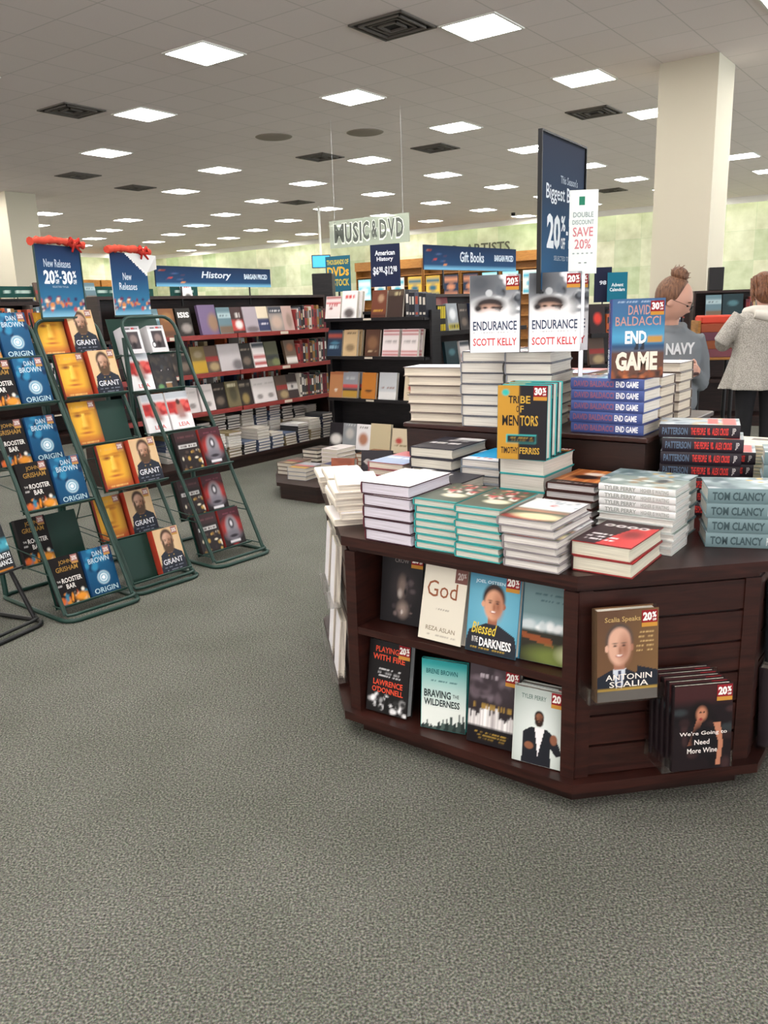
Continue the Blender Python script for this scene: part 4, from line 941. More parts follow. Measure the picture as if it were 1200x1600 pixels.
def tall_sign():
    c = Vector(T(-.42, .92)); x0, y0 = .505, 2.70
    t = thing('price_sign', 'tall dark blue poster on a post rising from the middle of the table', 'sign', TR(.524, 2.742, 1.40, 57))
    w, h = .40, .48
    def art(X, Y): a = Art(X, Y, '2b5a80'); a.g(.1, .6, '2d4058'); a.g(.55, 1, '363b4b'); return a.C
    f = MB(); f.box(0, w, 0, h, -.006, 0, '20242e', M=FR); f.grid(.006, w-.006, .006, h-.006, .0005, art, 6, 20, M=FR)
    f.text("This Season's", .17, .345, .33, .370, .0012, 'aeb9c6', M=FR); f.text('Biggest Books', .045, .275, .375, .335, .0012, 'dfe5ec', M=FR)
    f.text('20', .055, .135, .175, .245, .0012, 'e9eef2', M=FR, bold=.04); f.text('%', .18, .195, .22, .245, .0012, 'e9eef2', M=FR, bold=.03); f.text('OFF', .18, .138, .22, .175, .0012, 'e9eef2', M=FR, bold=.03)
    f.text('-', .228, .185, .246, .197, .0012, 'e9eef2', M=FR); f.text('30', .252, .135, .342, .245, .0012, 'e9eef2', M=FR, bold=.04); f.text('%', .346, .195, .382, .245, .0012, 'e9eef2', M=FR, bold=.03)
    f.text('SELECTED TITLES', .12, .10, .30, .115, .0012, 'aeb9c6', M=FR)
    f.obj('poster', MATTE, t)
    f = MB()
    for a in ((-.006, 0, 0, h), (w, w+.006, 0, h)): f.box(a[0], a[1], -.006, .008, a[2], a[3])
    f.box(-.006, w+.006, -.006, .008, h, h+.006); f.box(-.006, w+.006, -.006, .008, -.006, 0); f.obj('frame', BLACKM, t)
    f = MB(); f.box(w/2-.009, w/2+.009, .008, .020, RZ-1.40+.001, .2); f.obj('post', CHROME, t)
    # small white card on its own steel post
    t = thing('price_card', 'white card offering a double discount, on a steel post beside the tall sign', 'sign', TR(.675, 2.785, 0, -6))
    w, h, z = .090, .258, 1.452
    f = MB(); Mz = Matrix.Translation((-.048, 0, z)) @ FR; f.box(0, w, 0, h, -.003, 0, 'e4ece8', M=Mz)
    f.box(.030, .048, .212, .238, 0, .0006, '2f7d63', M=Mz)
    for st, x0, y0, x1, y1, c in (('DOUBLE', .012, .175, .076, .191, '8a9a98'), ('DISCOUNT', .010, .153, .078, .167, '8a9a98'), ('SAVE', .012, .116, .076, .145, 'cf7f86'), ('20%', .018, .078, .070, .108, 'cf7f86'), ('- - - - -', .012, .062, .076, .066, '9aa6a4'), ('- -', .032, .033, .058, .036, '6a7674')):
        f.text(st, x0, y0, x1, y1, .0008, c, M=Mz)
    f.obj('card', MATTE, t)
    f = MB(); f.box(-.007, .007, .004, .014, RZ+.001, z+.05); f.obj('post', CHROME, t)
tall_sign()

def banner(M, w, h, title, label, posts=True):
    t = thing('section_sign', label, 'sign', M, 'long blue section signs')
    f = MB(); f.box(0, w, 0, h, -.012, 0, '1b2440', M=FR); f.grid(0, w, 0, h, .001, band_art, 60, 14, M=FR)
    f.text(title, w*.36, h*.34, w*.62, h*.78, .003, 'cdd8e2', M=FR, bold=.02, shear=.2 if title == 'History' else 0)
    f.text('BARGAIN PRICED', w*.74, h*.42, w*.965, h*.70, .003, 'c6d6e4', M=FR, bold=.04)
    f.obj('board', MATTE, t); f = MB()
    for x in (.2, .8): f.box(w*x-.006, w*x+.006, .012, .022, -.16, h*.5)
    f.obj('bracket', BLACKM, t)
    return t
def small_sign(M, w, h, lines, bg, fg, label, cat='sign', group=None, post=.1, art=None):
    t = thing('section_sign', label, cat, M, group)
    f = MB(); f.box(0, w, 0, h, -.006, 0, bg, M=FR)
    if art: f.grid(0, w, 0, h, .0005, art, 14, 18, M=FR)
    for st, x0, y0, x1, y1, *c in lines: f.text(st, w*x0, h*y0, w*x1, h*y1, .002, c[0] if c else fg, M=FR, bold=.03)
    f.obj('board', MATTE, t)
    if post: f = MB(); f.box(w*.5-.006, w*.5+.006, .006, .014, -post, h*.3); f.obj('post', BLACKM, t)
    return t
# hanging department sign
def music():
    M = TR(-.646, 12.48, 2.235, -36.7); w, h = 1.39, .375
    t = thing('hanging_sign', 'translucent pale department sign with tall arched lettering hanging from the ceiling', 'sign', M)
    gm = mat('frosted_acrylic', 'a9b3a2', .25, alpha=.82)
    f = MB(); f.box(0, w, -.012, 0, 0, h); f.obj('panel', gm, t)
    # arched art-nouveau letters with pale outline
    f = MB(); Mz = Matrix.Translation((0, -.016, 0)) @ FR; k = 0
    for i, (ch, x0, x1, y0) in enumerate((('M', .09, .27, .06), ('U', .29, .41, .05), ('S', .43, .53, .05), ('I', .55, .585, .06), ('C', .605, .72, .07), ('&', .76, .86, .09), ('D', .90, 1.02, .07), ('V', 1.04, 1.16, .07), ('D', 1.18, 1.30, .07))):
        f.text(ch, x0-.012, y0-.016, x1+.012, .335, 0, 'e6eee2', M=Mz, bold=.06); f.text(ch, x0, y0+.01, x1, .325, .003, '5d625c', M=Mz, bold=.03)
    f.obj('lettering', MATTE, t)
    for x in (.1, w-.1):
        f = MB(); f.tube([(x, -.006, h), (x, -.006, CEIL-2.235)], .0015, 6); f.obj('hanging_rod', CHROME, t)
music()

# ------------------------------------------------------------------ small copies for far shelves
FARB = {}
def far_book(key, M, label, group, scale=None):
    me = FARB[key]; o = put(me, 'paperback_book' if key.startswith('sp') else 'bargain_book', None, M if scale is None else M @ Matrix.Diagonal((*scale, 1)))  # upright copies shown spine out, binding left open
    return tag(o, label, 'book', group)
def far_kind(key, w, h, t, art, jacket, spine, res=(12, 16), paper='d9d2c4', texts=()):
    j = MB(); j.box(0, w, 0, h, 0, .003, jacket); j.box(0, w, 0, h, t-.003, t, jacket); j.box(-.0035, .0, 0, h, 0, t, spine)
    if art: j.grid(.0004, w-.0004, .0004, h-.0004, t+.0004, art, *res)
    for tx in texts: j.text(tx[0], tx[1]*w, tx[2]*h, tx[3]*w, tx[4]*h, t+.001, tx[5], bold=.04)
    j.box(.0, w-.004, .003, h-.003, .003, t-.003, paper, m=1)
    FARB[key] = j.mesh('hardback_book', [PRINT, PAGES]); FARB[key]['wht'] = (w, h, t)
SPC = ['7a2d2c', '2c3550', 'c9c2b6', '3a3a3c', '8c6a3a', '5a2430', 'd8d4cc', '2f4a44', 'a34a38', '4a4f5c', 'b8a27a', '20222a', 'dfdbd4', '6f7f8a', '933a3a', '3d2c28', 'e2e0dc', '27506a', 'b5582f', '514a46']
for i, c in enumerate(SPC):
    m = MB(); w, h, t = .15, .225, .028; m.box(-.003, w, 0, h, 0, t, c)
    c2 = SPC[(i*7+5) % len(SPC)]; m.box(-.0038, -.003, h*.52, h*.84, t*.2, t*.8, c2); m.box(-.0038, -.003, h*.10, h*.2, t*.2, t*.8, c2)
    m.box(.002, w+.001, .003, h+.001, .004, t-.004, 'd8d2c6', m=1)
    FARB['sp%d' % i] = m.mesh('hardback_book', [PRINT, PAGES])
def spine_row(M, x0, x1, y, z, where, group, seed, tilt=0, hmul=1.0, gaps=0, labels=None, cols=None, cat='book'):
    """books standing spine out from x0 to x1 of a shelf (M: shelf frame, -y is the room)"""
    R = random.Random(seed); x = x0; k = 0
    while x < x1-.03:
        if gaps and R.random() < gaps: x += R.uniform(.05, .16); continue
        sc = (R.uniform(.85, 1.05), R.uniform(.85, 1.08)*hmul, R.uniform(.75, 1.5)); k += 1
        i = R.choice(cols) if cols else R.randrange(len(SPC))
        b = Matrix(((0, 0, 1, x), (1, 0, 0, y), (0, 1, 0, z), (0, 0, 0, 1)))
        tz = Matrix.Rotation(math.radians(R.uniform(-2, 0)*0), 4, 'Z')
        far_book('sp%d' % i, M @ b, 'upright book, %s from left %s' % (nth(k), where), group, sc)
        x += .028*sc[2]+.0012
MASS = MB()
def spine_mass(M, x0, x1, y, z, seed, gaps=0, hmul=1.0):
    R = random.Random(seed); x = x0
    while x < x1-.03:
        if R.random() < gaps: x += R.uniform(.05, .16); continue
        w = .028*R.uniform(.75, 1.5); h = .225*hmul*R.uniform(.85, 1.08); c, c2 = R.choice(SPC), R.choice(SPC)
        MASS.box(x, x+w, y, y+.14, z, z+h, c, 0, M); MASS.box(x+w*.2, x+w*.8, y-.001, y, z+h*.5, z+h*.8, c2, 0, M); MASS.box(x+.003, x+w-.003, y+.004, y+.139, z+h, z+h+.001, 'd8d2c6', 1, M); x += w+.001
def far_style(name, w=.155, h=.235, t=.03, bg='444444', bars=(), pic=None, txt=None, texts=(), spine=None):
    far_kind(name, w, h, t, a_far(bg, bars, pic, txt), bg, spine or bg, texts=texts)
# looks of the face-out copies on the bargain shelves
far_style('brn', bg='7a4f2e', bars=((.0, .2, '5a3a28'),), pic=(.5, .7, .35, .15, '94693c'))
far_style('isis', bg='26221f', txt=None, pic=(.55, .28, .35, .16, '8d8480'), texts=(('ISIS', .1, .66, .9, .86, 'e6e2de'),))
far_style('purple', w=.2, h=.26, bg='6d5b7c', pic=(.75, .4, .3, .3, '8d6f58'))
far_style('tealbr', bg='5d7780', bars=((.0, .3, '6d5a4a'), (.6, .8, '9bb0b5')), txt=(.64, .06, '2a3236'))
far_style('redblk', bg='3a2422', bars=((.1, .5, 'b03a34'),), pic=(.6, .32, .28, .16, 'ddd6d2'), txt=(.62, .14, 'b9b2ae'))
far_style('mauve', w=.17, bg='a0959c', pic=(.5, .12, .5, .12, '6a5f62'))
far_style('navycr', bg='d3c5ac', bars=((.0, .52, '2b3358'),), txt=(.3, .06, 'c9c4cf'))
far_style('figs', w=.18, bg='8f8580', bars=((.7, 1, '2f3440'),), pic=(.5, .35, .4, .25, 'b29a8c'), txt=(.78, .08, 'd9d6d4'))
far_style('rose', bg='b0948c', pic=(.6, .4, .25, .3, '8f7a70'))
far_style('dark', bg='2b2725', pic=(.5, .3, .3, .15, '6a5d52'), txt=(.7, .1, '8a7d70'))
far_style('yelbr', bg='6f5f3a', bars=((.0, .45, 'b08d2e'),), pic=(.5, .7, .3, .12, '8d8068'))
far_style('redmap', bg='5b4a40', bars=((.4, .6, '8a3330'),), pic=(.6, .2, .35, .15, 'a08c68'))
far_style('ltgrey', w=.26, h=.24, bg='b5afb0', pic=(.8, .2, .25, .2, '6f6a6c'))
far_style('whtred', bg='d9d2d0', bars=((.1, .24, 'a85a58'), (.36, .5, 'a85a58'), (.8, 1, '3a4048')))
far_style('olive', w=.17, bg='4a4c38', bars=((.25, .45, '2c3030'),), pic=(.7, .15, .3, .15, '6a7048'))
far_style('brnwht', bg='5b4a3c', bars=((.05, .3, 'd3cdc6'),), pic=(.5, .7, .3, .15, '8d5a3c'))
far_style('white', bg='d4cdcb', pic=(.5, .25, .25, .1, '8d8684'), txt=(.7, .05, 'a09a98'))
far_style('camo', bg='6b6248', pic=(.5, .5, .3, .3, '4a4636'), txt=(.8, .08, 'c4bda0'))
far_style('goldblk', w=.17, bg='332e2c', pic=(.45, .25, .25, .2, '8d7a4c'), txt=(.75, .08, '948a7c'))
far_style('label', bg='3a2f2e', bars=((.35, .62, 'c9c4c0'),), pic=(.5, .48, .1, .08, '4a4648'))
far_style('bushred', w=.17, h=.24, t=.04, bg='e9e5e3', pic=(.5, .18, .34, .18, '5d5654'), txt=(.72, .12, 'd0504c'))
far_style('redwht', w=.17, h=.20, bg='e6dcd8', bars=((.88, 1, 'a04a48'), (.66, .74, 'c9686a')), pic=(.35, .45, .12, .06, '8d3c40'), txt=(.56, .07, 'b8494c'))
far_style('lincoln', bg='6b3a28', pic=(.62, .7, .2, .14, 'a8886c'), bars=((0, .12, '4a2a20'),), txt=(.22, .07, 'c0933c'))
far_style('gold', bg='3a2a24', bars=((.78, 1, '57483a'),), txt=(.80, .12, 'b0a27c'))
far_style('navy', w=.165, bg='27364a', bars=((.7, .86, 'a04a3e'),), txt=(.3, .1, '7fa3b5'), pic=(.5, .5, .3, .06, '4a7a90'))
far_style('tan', bg='c4a880', pic=(.5, .32, .32, .14, '8a7558'), txt=(.86, .06, '6a5a44'))
far_style('rust', bg='54382a', pic=(.5, .5, .35, .25, '7d5a40'), txt=(.14, .06, 'b9a282'))
far_style('stripes', w=.17, bg='d9cfcd', bars=((.02, .08, 'b04a4e'), (.14, .2, 'b04a4e'), (.8, .85, 'b04a4e'), (.91, .96, 'b04a4e')), txt=(.5, .1, 'a39a98'))
far_style('ortan', bg='b07a52', pic=(.5, .3, .1, .06, 'd9d2c8'), bars=((.9, 1, '9a5a3c'),))
far_style('sunset', w=.17, bg='8d8f95', bars=((.38, .52, 'c04a48'), (.28, .38, '3a3236'), (0, .28, 'b08a3a')), txt=(.75, .06, 'c9c9cc'))
far_style('orng', bg='b8742e', pic=(.5, .3, .25, .05, '4a3424'))
far_style('greywht', w=.19, h=.24, bg='b9bcbf', bars=((0, .3, 'd8d6d4'),), txt=(.42, .06, '8d6a66'))
far_style('circle', bg='2a262a', pic=(.5, .35, .42, .2, 'e2ddd8'))
far_style('portrait', bg='8c8f92', pic=(.5, .6, .3, .2, 'b9b4b0'), txt=(.9, .04, 'd9d9d9'))
far_style('whtface', bg='e6e2e2', pic=(.5, .42, .34, .24, 'b07a60'), txt=(.85, .07, '5a5654'))
far_style('threeph', w=.22, h=.25, bg='c4b493', bars=())
far_style('tan2', w=.18, h=.22, bg='cfc0a4', pic=(.4, .5, .2, .12, 'b5483f'), txt=(.3, .05, '8a7a5c'))
far_style('silver', w=.17, h=.24, bg='8f959a', pic=(.5, .6, .3, .2, 'dfe2e4'), bars=((.05, .25, 'a89a1e'),), txt=(.1, .1, '20201c'))
far_style('pinkbk', w=.24, h=.30, bg='a3565c', pic=(.3, .8, .25, .2, 'c98a80'))
far_style('tealdk', w=.2, h=.24, bg='1e3238', pic=(.5, .6, .25, .12, '4a7078'))
far_style('redcov', bg='2a2022', pic=(.5, .55, .25, .2, 'd23c30'))
m = MB(); w, h, t = .15, .23, .028; m.box(-.003, w, 0, h, 0, t, '22221c'); m.box(-.0042, -.003, h*.5, h*.95, t*.1, t*.9, 'c9b52a'); m.box(-.0042, -.003, h*.04, h*.28, t*.1, t*.9, 'c9b52a'); m.box(.002, w+.001, .003, h+.001, .004, t-.004, 'd8d2c6', m=1)
FARB['ylw'] = m.mesh('hardback_book', [PRINT, PAGES])
FARW = {}
def face_out(M, key, x, y, z, lean, label, group, yaw=0):
    """small copy standing face out on a shelf of frame M, leaning back"""
    far_book(key, M @ TR(x, y, z, yaw, 90-lean), label, group)
PHR = dict(brn='brown-jacketed', isis='black jacket with white capitals', purple='large purple-jacketed', tealbr='teal-and-brown jacketed', redblk='red-and-black jacketed', mauve='mauve-grey jacketed', navycr='navy-and-cream jacketed', figs='grey jacket with figures', rose='dusty rose jacketed', dark='dark-jacketed', yelbr='mustard-bottomed', redmap='brown with red band', ltgrey='wide pale grey', whtred='white with red bars', olive='olive-jacketed', brnwht='brown with white band', white='off-white jacketed', camo='khaki-jacketed', goldblk='black-and-gold jacketed', label='black with white label', bushred='white-jacketed red-lettered', redwht='small white-and-red', lincoln='brown jacket with portrait', gold='dark with gold title', navy='navy jacket with red stripe', tan='tan-jacketed', rust='rust-brown jacketed', stripes='red-striped white', ortan='orange-tan', sunset='grey-red-yellow jacketed', orng='orange-jacketed', greywht='large grey-and-white', circle='black with white disc', portrait='grey portrait', whtface='white with ruddy face', threeph='wide tan with three photos', tan2='small tan', silver='silver-and-yellow', pinkbk='large dusty pink', tealdk='dark teal', redcov='black with red square')

def fixture(name, label, cat, M, L_, depth, height, shelves, lipm, body, lip=True, base_out=.12, ends=True, group=None, back=True, lip_bays=1, lip_h=.03):
    t = thing(name, label, cat, M, group)
    f = MB(); f.box(0, L_, .0, depth, 0, .10) if base_out <= 0 else f.box(0, L_, -base_out+.03, depth, 0, .085); f.obj('plinth', DARKWOOD if body != BLACKLAM else BLACKLAM, t)
    f = MB(); f.box(-.01, L_+.01, -base_out, depth, .085 if base_out > 0 else .1, .112); f.obj('base_deck', body, t)
    if back: f = MB(); f.box(0, L_, depth-.02, depth, .112, height); f.obj('back_panel', body, t)
    for x in ((-.02, L_) if ends else ()):
        f = MB(); f.box(x, x+.02, .10, depth, .112, height); f.obj('end_panel', body, t)
    for z in shelves:
        f = MB(); f.box(0, L_, .02, depth-.021, z-.022, z); f.obj('shelf', body, t)
        if lip:
            f = MB(); bw = L_/lip_bays
            for k in range(lip_bays):
                f.box(k*bw+.008, (k+1)*bw-.008, .0, .019, z-lip_h, z+.008)
                f.box(k*bw+bw*.42, k*bw+bw*.5, -.0015, .0, z-lip_h+.006, z+.002, 'c9bfae', m=1)
            f.obj('shelf_lip', [lipm, MATTE], t)
    f = MB(); f.box(-.02, L_+.02, .10, depth, height, height+.025); f.obj('top_board', body, t)
    return t
def rx(M, px, yl):
    """distance along a fixture frame where the vertical plane through column px meets depth yl"""
    c = (px-600)/1283.5*.985; A = M @ Vector((0, yl, 0)); D = (M.to_3x3() @ Vector((1, 0, 0)))
    # A.x + s D.x = c (A.y + s D.y)
    return (c*A.y-A.x)/(D.x-c*D.y)

# bargain history run
HM = TR(-2.06, 6.50, 0, 53.6); HL = 2.68
fixture('bookcase', 'cherry-edged bargain bookcase under the long italic-lettered sign', 'bookcase', HM, HL, .48, 1.50, (.53, .86, 1.185), REDWOOD, DARKWOOD, lip_bays=2)
def history():
    rows = {1.185: [('tealbr', 240), ('brn', 266), ('isis', 291), ('purple', 327), ('tealbr', 352), ('redblk', 367), ('mauve', 386), ('navycr', 404), ('figs', 419), ('rose', 445)],
            .86: [('dark', 262), ('dark', 281), ('yelbr', 299), ('redmap', 324), ('ltgrey', 343), ('dark', 378), ('whtred', 399), ('olive', 425), ('brnwht', 454)],
            .53: [('dark', 268), ('white', 292), ('white', 316), ('dark', 336), ('camo', 350), ('goldblk', 367), ('white', 386), ('white', 402), ('redmap', 424), ('label', 450)]}
    nm = {1.185: 'top', .86: 'middle', .53: 'lowest'}
    for z, lst in rows.items():
        last = -1
        for i, (k, px) in enumerate(lst):
            x = max(rx(HM, px, .06), last); w = FARB[k]['wht'][0]
            if x < .01: x = .01
            face_out(HM, k, x, .062+.012*(i % 2), z+.001, 12, '%s book, face out, %s from left on the %s cherry-edged shelf' % (PHR[k], nth(i+1), nm[z]), 'face-out bargain books')
            last = x+w+.004
        x0 = max(last+.01, rx(HM, 468, .06)); spine_row(HM, x0, HL-.03, .05, z+.001, 'at the right end, %s cherry shelf' % nm[z], 'bargain books spine out', int(z*100), cols=[3, 11, 15, 4, 0, 14, 5, 2, 7, 9])
        if z < 1: spine_mass(HM, .05, HL-.5, .27, z+.095, int(z*200), .32, .88)
    f = MB()
    for z in (.53, .86): f.box(.02, HL-.4, .262, .44, z, z+.094)
    tag(f.obj('shelf_riser', DARKWOOD, M=HM), 'dark step boards lifting the rear row of bargain books', 'riser')
    # piles on the bottom deck: rear row tall, front row lower
    R = random.Random(77); x = .74; k = 0
    cols = ['flc9c2b6', 'fl3a3a3c', 'fl5a6680', 'fld8d4cc', 'fl7a3a3a', 'fl2c3040', 'fle2e0dc', 'fl8a7a5a']
    for c in cols: far_kind(c, .155, .235, .026, None, c[2:], c[2:], paper='ddd8d0')
    def pile(x, y, n, k, wh, cc):
        z = .1135; key = R.choice(cc)
        for i in range(n):
            key = R.choice(cc) if i % 4 == 0 or i == n-1 else key; sc = (1, 1, R.uniform(.7, 1.05)); M = HM @ Matrix.Translation((x+R.uniform(-.005, .005), y+R.uniform(-.006, .006), z)) @ Matrix.Diagonal((*sc, 1))
            tag(put(FARB[key], 'bargain_book', None, M), 'flat-lying book, %s from bottom, %s pile from left in the %s deck row' % (nth(i+1), nth(k), wh), 'book', 'piles on the bottom deck'); z += .028*sc[2]+.0008
    for k in range(11):
        pile(.55+k*.185, .16, R.choice((12, 13, 15, 14)), k+1, 'rear', cols)
    for k in range(10):
        pile(.66+k*.185, -.11, R.choice((5, 8, 7, 9)), k+1, 'front', cols)
    banner(TR(-1.80, 6.98, 1.60, 57), 1.44, .165, 'History', 'long blue section sign with italic lettering above the cherry-edged bookcase')
history()

# American history end unit: black shelves facing the aisle
EM = TR(-.50, 7.74, 0, -36.7); EL = 1.10
fixture('end_display', 'black end display of bargain books facing the aisle, next to the cherry-edged bookcase', 'bookcase', EM, EL, .24, 1.32, (.57, .95, 1.285), BLACKLAM, BLACKLAM, base_out=.10, lip_h=.02)
def endcap():
    rows = {1.286: [('redwht', 516), ('bushred', 548), ('lincoln', 593), ('gold', 618)], .951: [('navy', 517), ('tan', 547), ('rust', 581), ('stripes', 608), ('stripes', 637)],
            .571: [('ortan', 508), ('sunset', 539), ('orng', 573), ('greywht', 600), ('tan2', 640)], .113: [('circle', 519), ('portrait', 536), ('whtface', 551), ('threeph', 576), ('tan2', 618)]}
    nm = {1.286: 'top', .951: 'second', .571: 'third', .113: 'bottom'}
    for z, lst in rows.items():
        last = -1
        for i, (k, px) in enumerate(lst):
            yy = .05 if z > .2 else -.04; x = max(rx(EM, px, yy), last, .01); w = FARB[k]['wht'][0]
            for c in range(2 if k in ('bushred', 'tan', 'stripes', 'sunset', 'ortan') else 1):
                face_out(EM, k, x+.012*c, yy+.055*c, z+.001, 10, '%s book, face out%s, %s from left on the %s black shelf' % (PHR[k], (', front copy', ', rear copy')[c] if k in ('bushred', 'tan', 'stripes', 'sunset', 'ortan') else '', nth(i+1), nm[z]), 'face-out books on black shelves')
            last = x+w+.004
        if z > 1.2: spine_row(EM, last+.01, EL-.01, .06, z+.001, 'at the right of the top black shelf', 'dark books on black shelves', 5, cols=[3, 11, 15, 9])
    f = MB()
    small_sign(EM @ TR(.43, .18, 1.555, 9), .29, .36, [('American', .16, .74, .84, .86), ('History', .22, .58, .78, .71), ('$6', .08, .26, .28, .48), ('98', .29, .34, .42, .48), ('-$12', .43, .26, .76, .48), ('98', .77, .34, .90, .48)], '232a45', 'dfe4ec', 'dark navy square sign with two prices above the black end display', post=.26)
endcap()
# bargain gift run behind the table
GM = TR(.53, 7.29, 0, 52); GL = 1.6
fixture('bookcase', 'black-shelved bookcase under the long blue sign behind the snow-hood books', 'bookcase', GM, GL, .42, 1.45, (.5, .82, 1.15), BLACKLAM, DARKWOOD, base_out=.08)
def gift():
    for k in range(4):
        b = Matrix(((0, 0, 1, .05+k*.031), (1, 0, 0, .05), (0, 1, 0, 1.151), (0, 0, 0, 1))); far_book('ylw', GM @ b, 'yellow-and-black spine, %s of four beside the silver book' % nth(k+1), 'yellow and black spines')
    face_out(GM, 'silver', .19, .05, 1.151, 8, 'silver-and-yellow book face out right of the yellow spines', 'gift books')
    face_out(GM, 'pinkbk', .24, .22, 1.151, 8, 'large dusty pink book standing behind the silver one', 'gift books')
    face_out(GM, 'dark', .46, .1, 1.151, 8, 'dark book right of the large dusty pink one', 'gift books')
    face_out(GM, 'tealdk', .16, .05, .821, 8, 'dark teal book on the shelf below the silver one', 'gift books')
    face_out(GM, 'whtred', .40, .05, .821, 8, 'white book with red bars beside the dark teal one', 'gift books')
    spine_row(GM, .66, GL-.05, .05, 1.151, 'on the upper black shelf behind the table', 'gift books spine out', 8)
    banner(TR(.41, 7.33, 1.68, 47), 1.40, .205, 'Gift Books', 'long blue section sign with roman lettering above the black-shelved bookcase')
gift()

# ------------------------------------------------------------------ rear left shelving, farther runs, wall units
LM = TR(-4.75, 7.53, 0, 53.34); LL = 4.6
fixture('bookcase', 'long dark bookcase of upright books behind the wire racks at far left', 'bookcase', LM, LL, .40, 1.52, (.34, .66, .97, 1.275), DARKWOOD, DARKWOOD, base_out=.02, lip_h=.02)
spine_mass(LM, .75, LL-.05, .05, .661, 62, .12)
for i, z in enumerate((1.276, .971)):
    spine_row(LM, .75, LL-.05, .05, z, 'on the %s shelf of the rear left bookcase' % ('top', 'second', 'third')[i], 'upright books behind the racks', 60+i, gaps=.04+.05*i)
R_ = random.Random(9)
def cap_sign(M, label, seed, w=.55):
    def art(X, Y): a = Art(X, Y, '1f4a45'); a.lines(seed, .2, .8, .35, .3, 'b9cfc6', .95); return a.C
    small_sign(M, w, .13, [], '1f4a45', 'c9d6d0', label, group='green category signs', post=.10, art=art)
def far_run(i, off, x0, L_, zt, lab):
    M = HM @ Matrix.Translation((x0, off, 0))
    fixture('bookcase', lab, 'bookcase', M, L_, .45, zt, (.5, .85, 1.18), DARKWOOD, DARKWOOD, base_out=.02, lip_h=.02)
    for k in range(int(L_/1.3)):
        cap_sign(M @ TR(.25+k*1.3, .2, zt+.09, 4), 'small dark green category sign, %s along the %s' % (nth(k+1), ('first', 'second', 'third')[i] + ' run behind the cherry bookcase'), 30+i*9+k)
    return M
M1 = far_run(0, 3.9, 1.2, 4.6, 1.55, 'dark bookcase parallel behind the cherry-edged one')
M2 = far_run(1, 6.4, -.2, 6.5, 1.62, 'second dark bookcase behind the cherry-edged one')
M3 = far_run(2, 9.4, .5, 7.8, 1.75, 'farthest dark bookcase before the back wall')
# a few books and displays standing on the top boards of those runs
for i, (M, x, k) in enumerate(((M1, .7, 'redmap'), (M1, 1.4, 'tealbr'), (M1, 2.1, 'whtred'), (M1, 3.0, 'bushred'), (M2, 1.2, 'brn'), (M2, 2.6, 'orng'), (M2, 3.6, 'silver'))):
    z = 1.576 if M is M1 else 1.646
    face_out(M, k, x, .12, z, 12, '%s book on top of the %s dark run, %s' % (PHR[k], 'nearer' if M is M1 else 'farther', ('leftmost', 'second', 'third', 'fourth')[i if i < 4 else i-4]), 'books on top of dark runs')
# black display tower behind the cherry bookcase's end
f = MB(); f.bbox(0, .22, 0, .22, .02, 1.76, .006); f.box(.01, .21, .01, .21, 0, .02)
tag(f.obj('display_tower', BLACKLAM, M=TR(-.70, 9.26, 0, -6)), 'tall plain black display tower behind the end of the cherry-edged bookcase', 'display')
# poster about discs, on its own foot
def dvd():
    M = TR(-1.124, 19.093, 1.77, -36.7)
    t = small_sign(M, .70, .76, [('THOUSANDS OF', .06, .76, .94, .90, 'c9b24a'), ('DVDs', .06, .44, .94, .70, 'd9a93c'), ('IN STOCK', .06, .16, .94, .36, 'c9b24a')], '245c70', 'c9b24a', 'teal poster with yellow lettering about thousands of discs, far back', post=0)
    f = MB(); f.box(.33, .37, .006, .03, -1.77, .2); f.box(.15, .55, -.12, .18, -1.77, -1.75); f.obj('stand', BLACKM, t)
dvd()
def monitor():
    t = thing('hanging_monitor', 'small bright blue screen hanging from a white ceiling pole, far back', 'screen', TR(-1.40, 22.0, 2.44, 8))
    f = MB(); f.box(-.24, .24, 0, .05, 0, .32); f.obj('housing', BLACKM, t); f = MB(); f.box(-.22, .22, -.004, -.001, .02, .30); f.obj('screen', SCREEN, t)
    f = MB(); f.tube([(0, .03, .3), (0, .03, CEIL-2.44)], .03, 8); f.obj('pole', WHITEM, t)
monitor()
# oak wall units with lit posters along the back wall
WM = TR(CORNER.x, CORNER.y, 0, -36.7)
def wall_unit(i, x, w, zt):
    M = WM @ Matrix.Translation((x, -.42, 0)); t = thing('wall_bookcase', 'tall golden oak wall bookcase on the back wall, %s from the left' % nth(i+1), 'bookcase', M, 'oak wall bookcases')
    f = MB(); f.box(0, w, .38, .40, 0, zt); f.box(0, .03, 0, .38, 0, zt); f.box(w-.03, w, 0, .38, 0, zt); f.obj('carcass', GOLDWOOD, t)
    f = MB(); f.box(-.01, w+.01, -.04, .41, zt-.30, zt); f.obj('cornice', GOLDWOOD, t)
    for k in range(7): f = MB(); f.box(.03, w-.03, .01, .38, .30+k*.36, .325+k*.36); f.obj('shelf', GOLDWOOD, t)
    return M
WX = [11.6+i*1.46 for i in range(5)]
for i, x in enumerate(WX):
    M = wall_unit(i, x, 1.42, 3.0)
    for k in range(2):
        c, c2 = (('8fd6e6', 'f2f6f4'), ('e6e2d8', '3fa9c4'), ('d9b24a', '3a6a80'), ('2b3a50', 'c98a6a'))[(i+k) % 4]
        f = MB(); f.box(0, .55, 0, .02, 0, .72, c); f.grid(.02, .53, .02, .70, .001, a_far(c, ((.0, .2, c2), (.7, .9, c2)), (.5, .45, .3, .15, c2)), 8, 10, M=FR)
        tag(f.obj('framed_poster', MATTE, M=M @ Matrix.Translation((.12+k*.72, -.03, 1.67+.02))), 'bright poster leaning on the %s oak wall bookcase, %s one' % (nth(i+1), ('left', 'right')[k]), 'poster', 'posters on the wall bookcases')
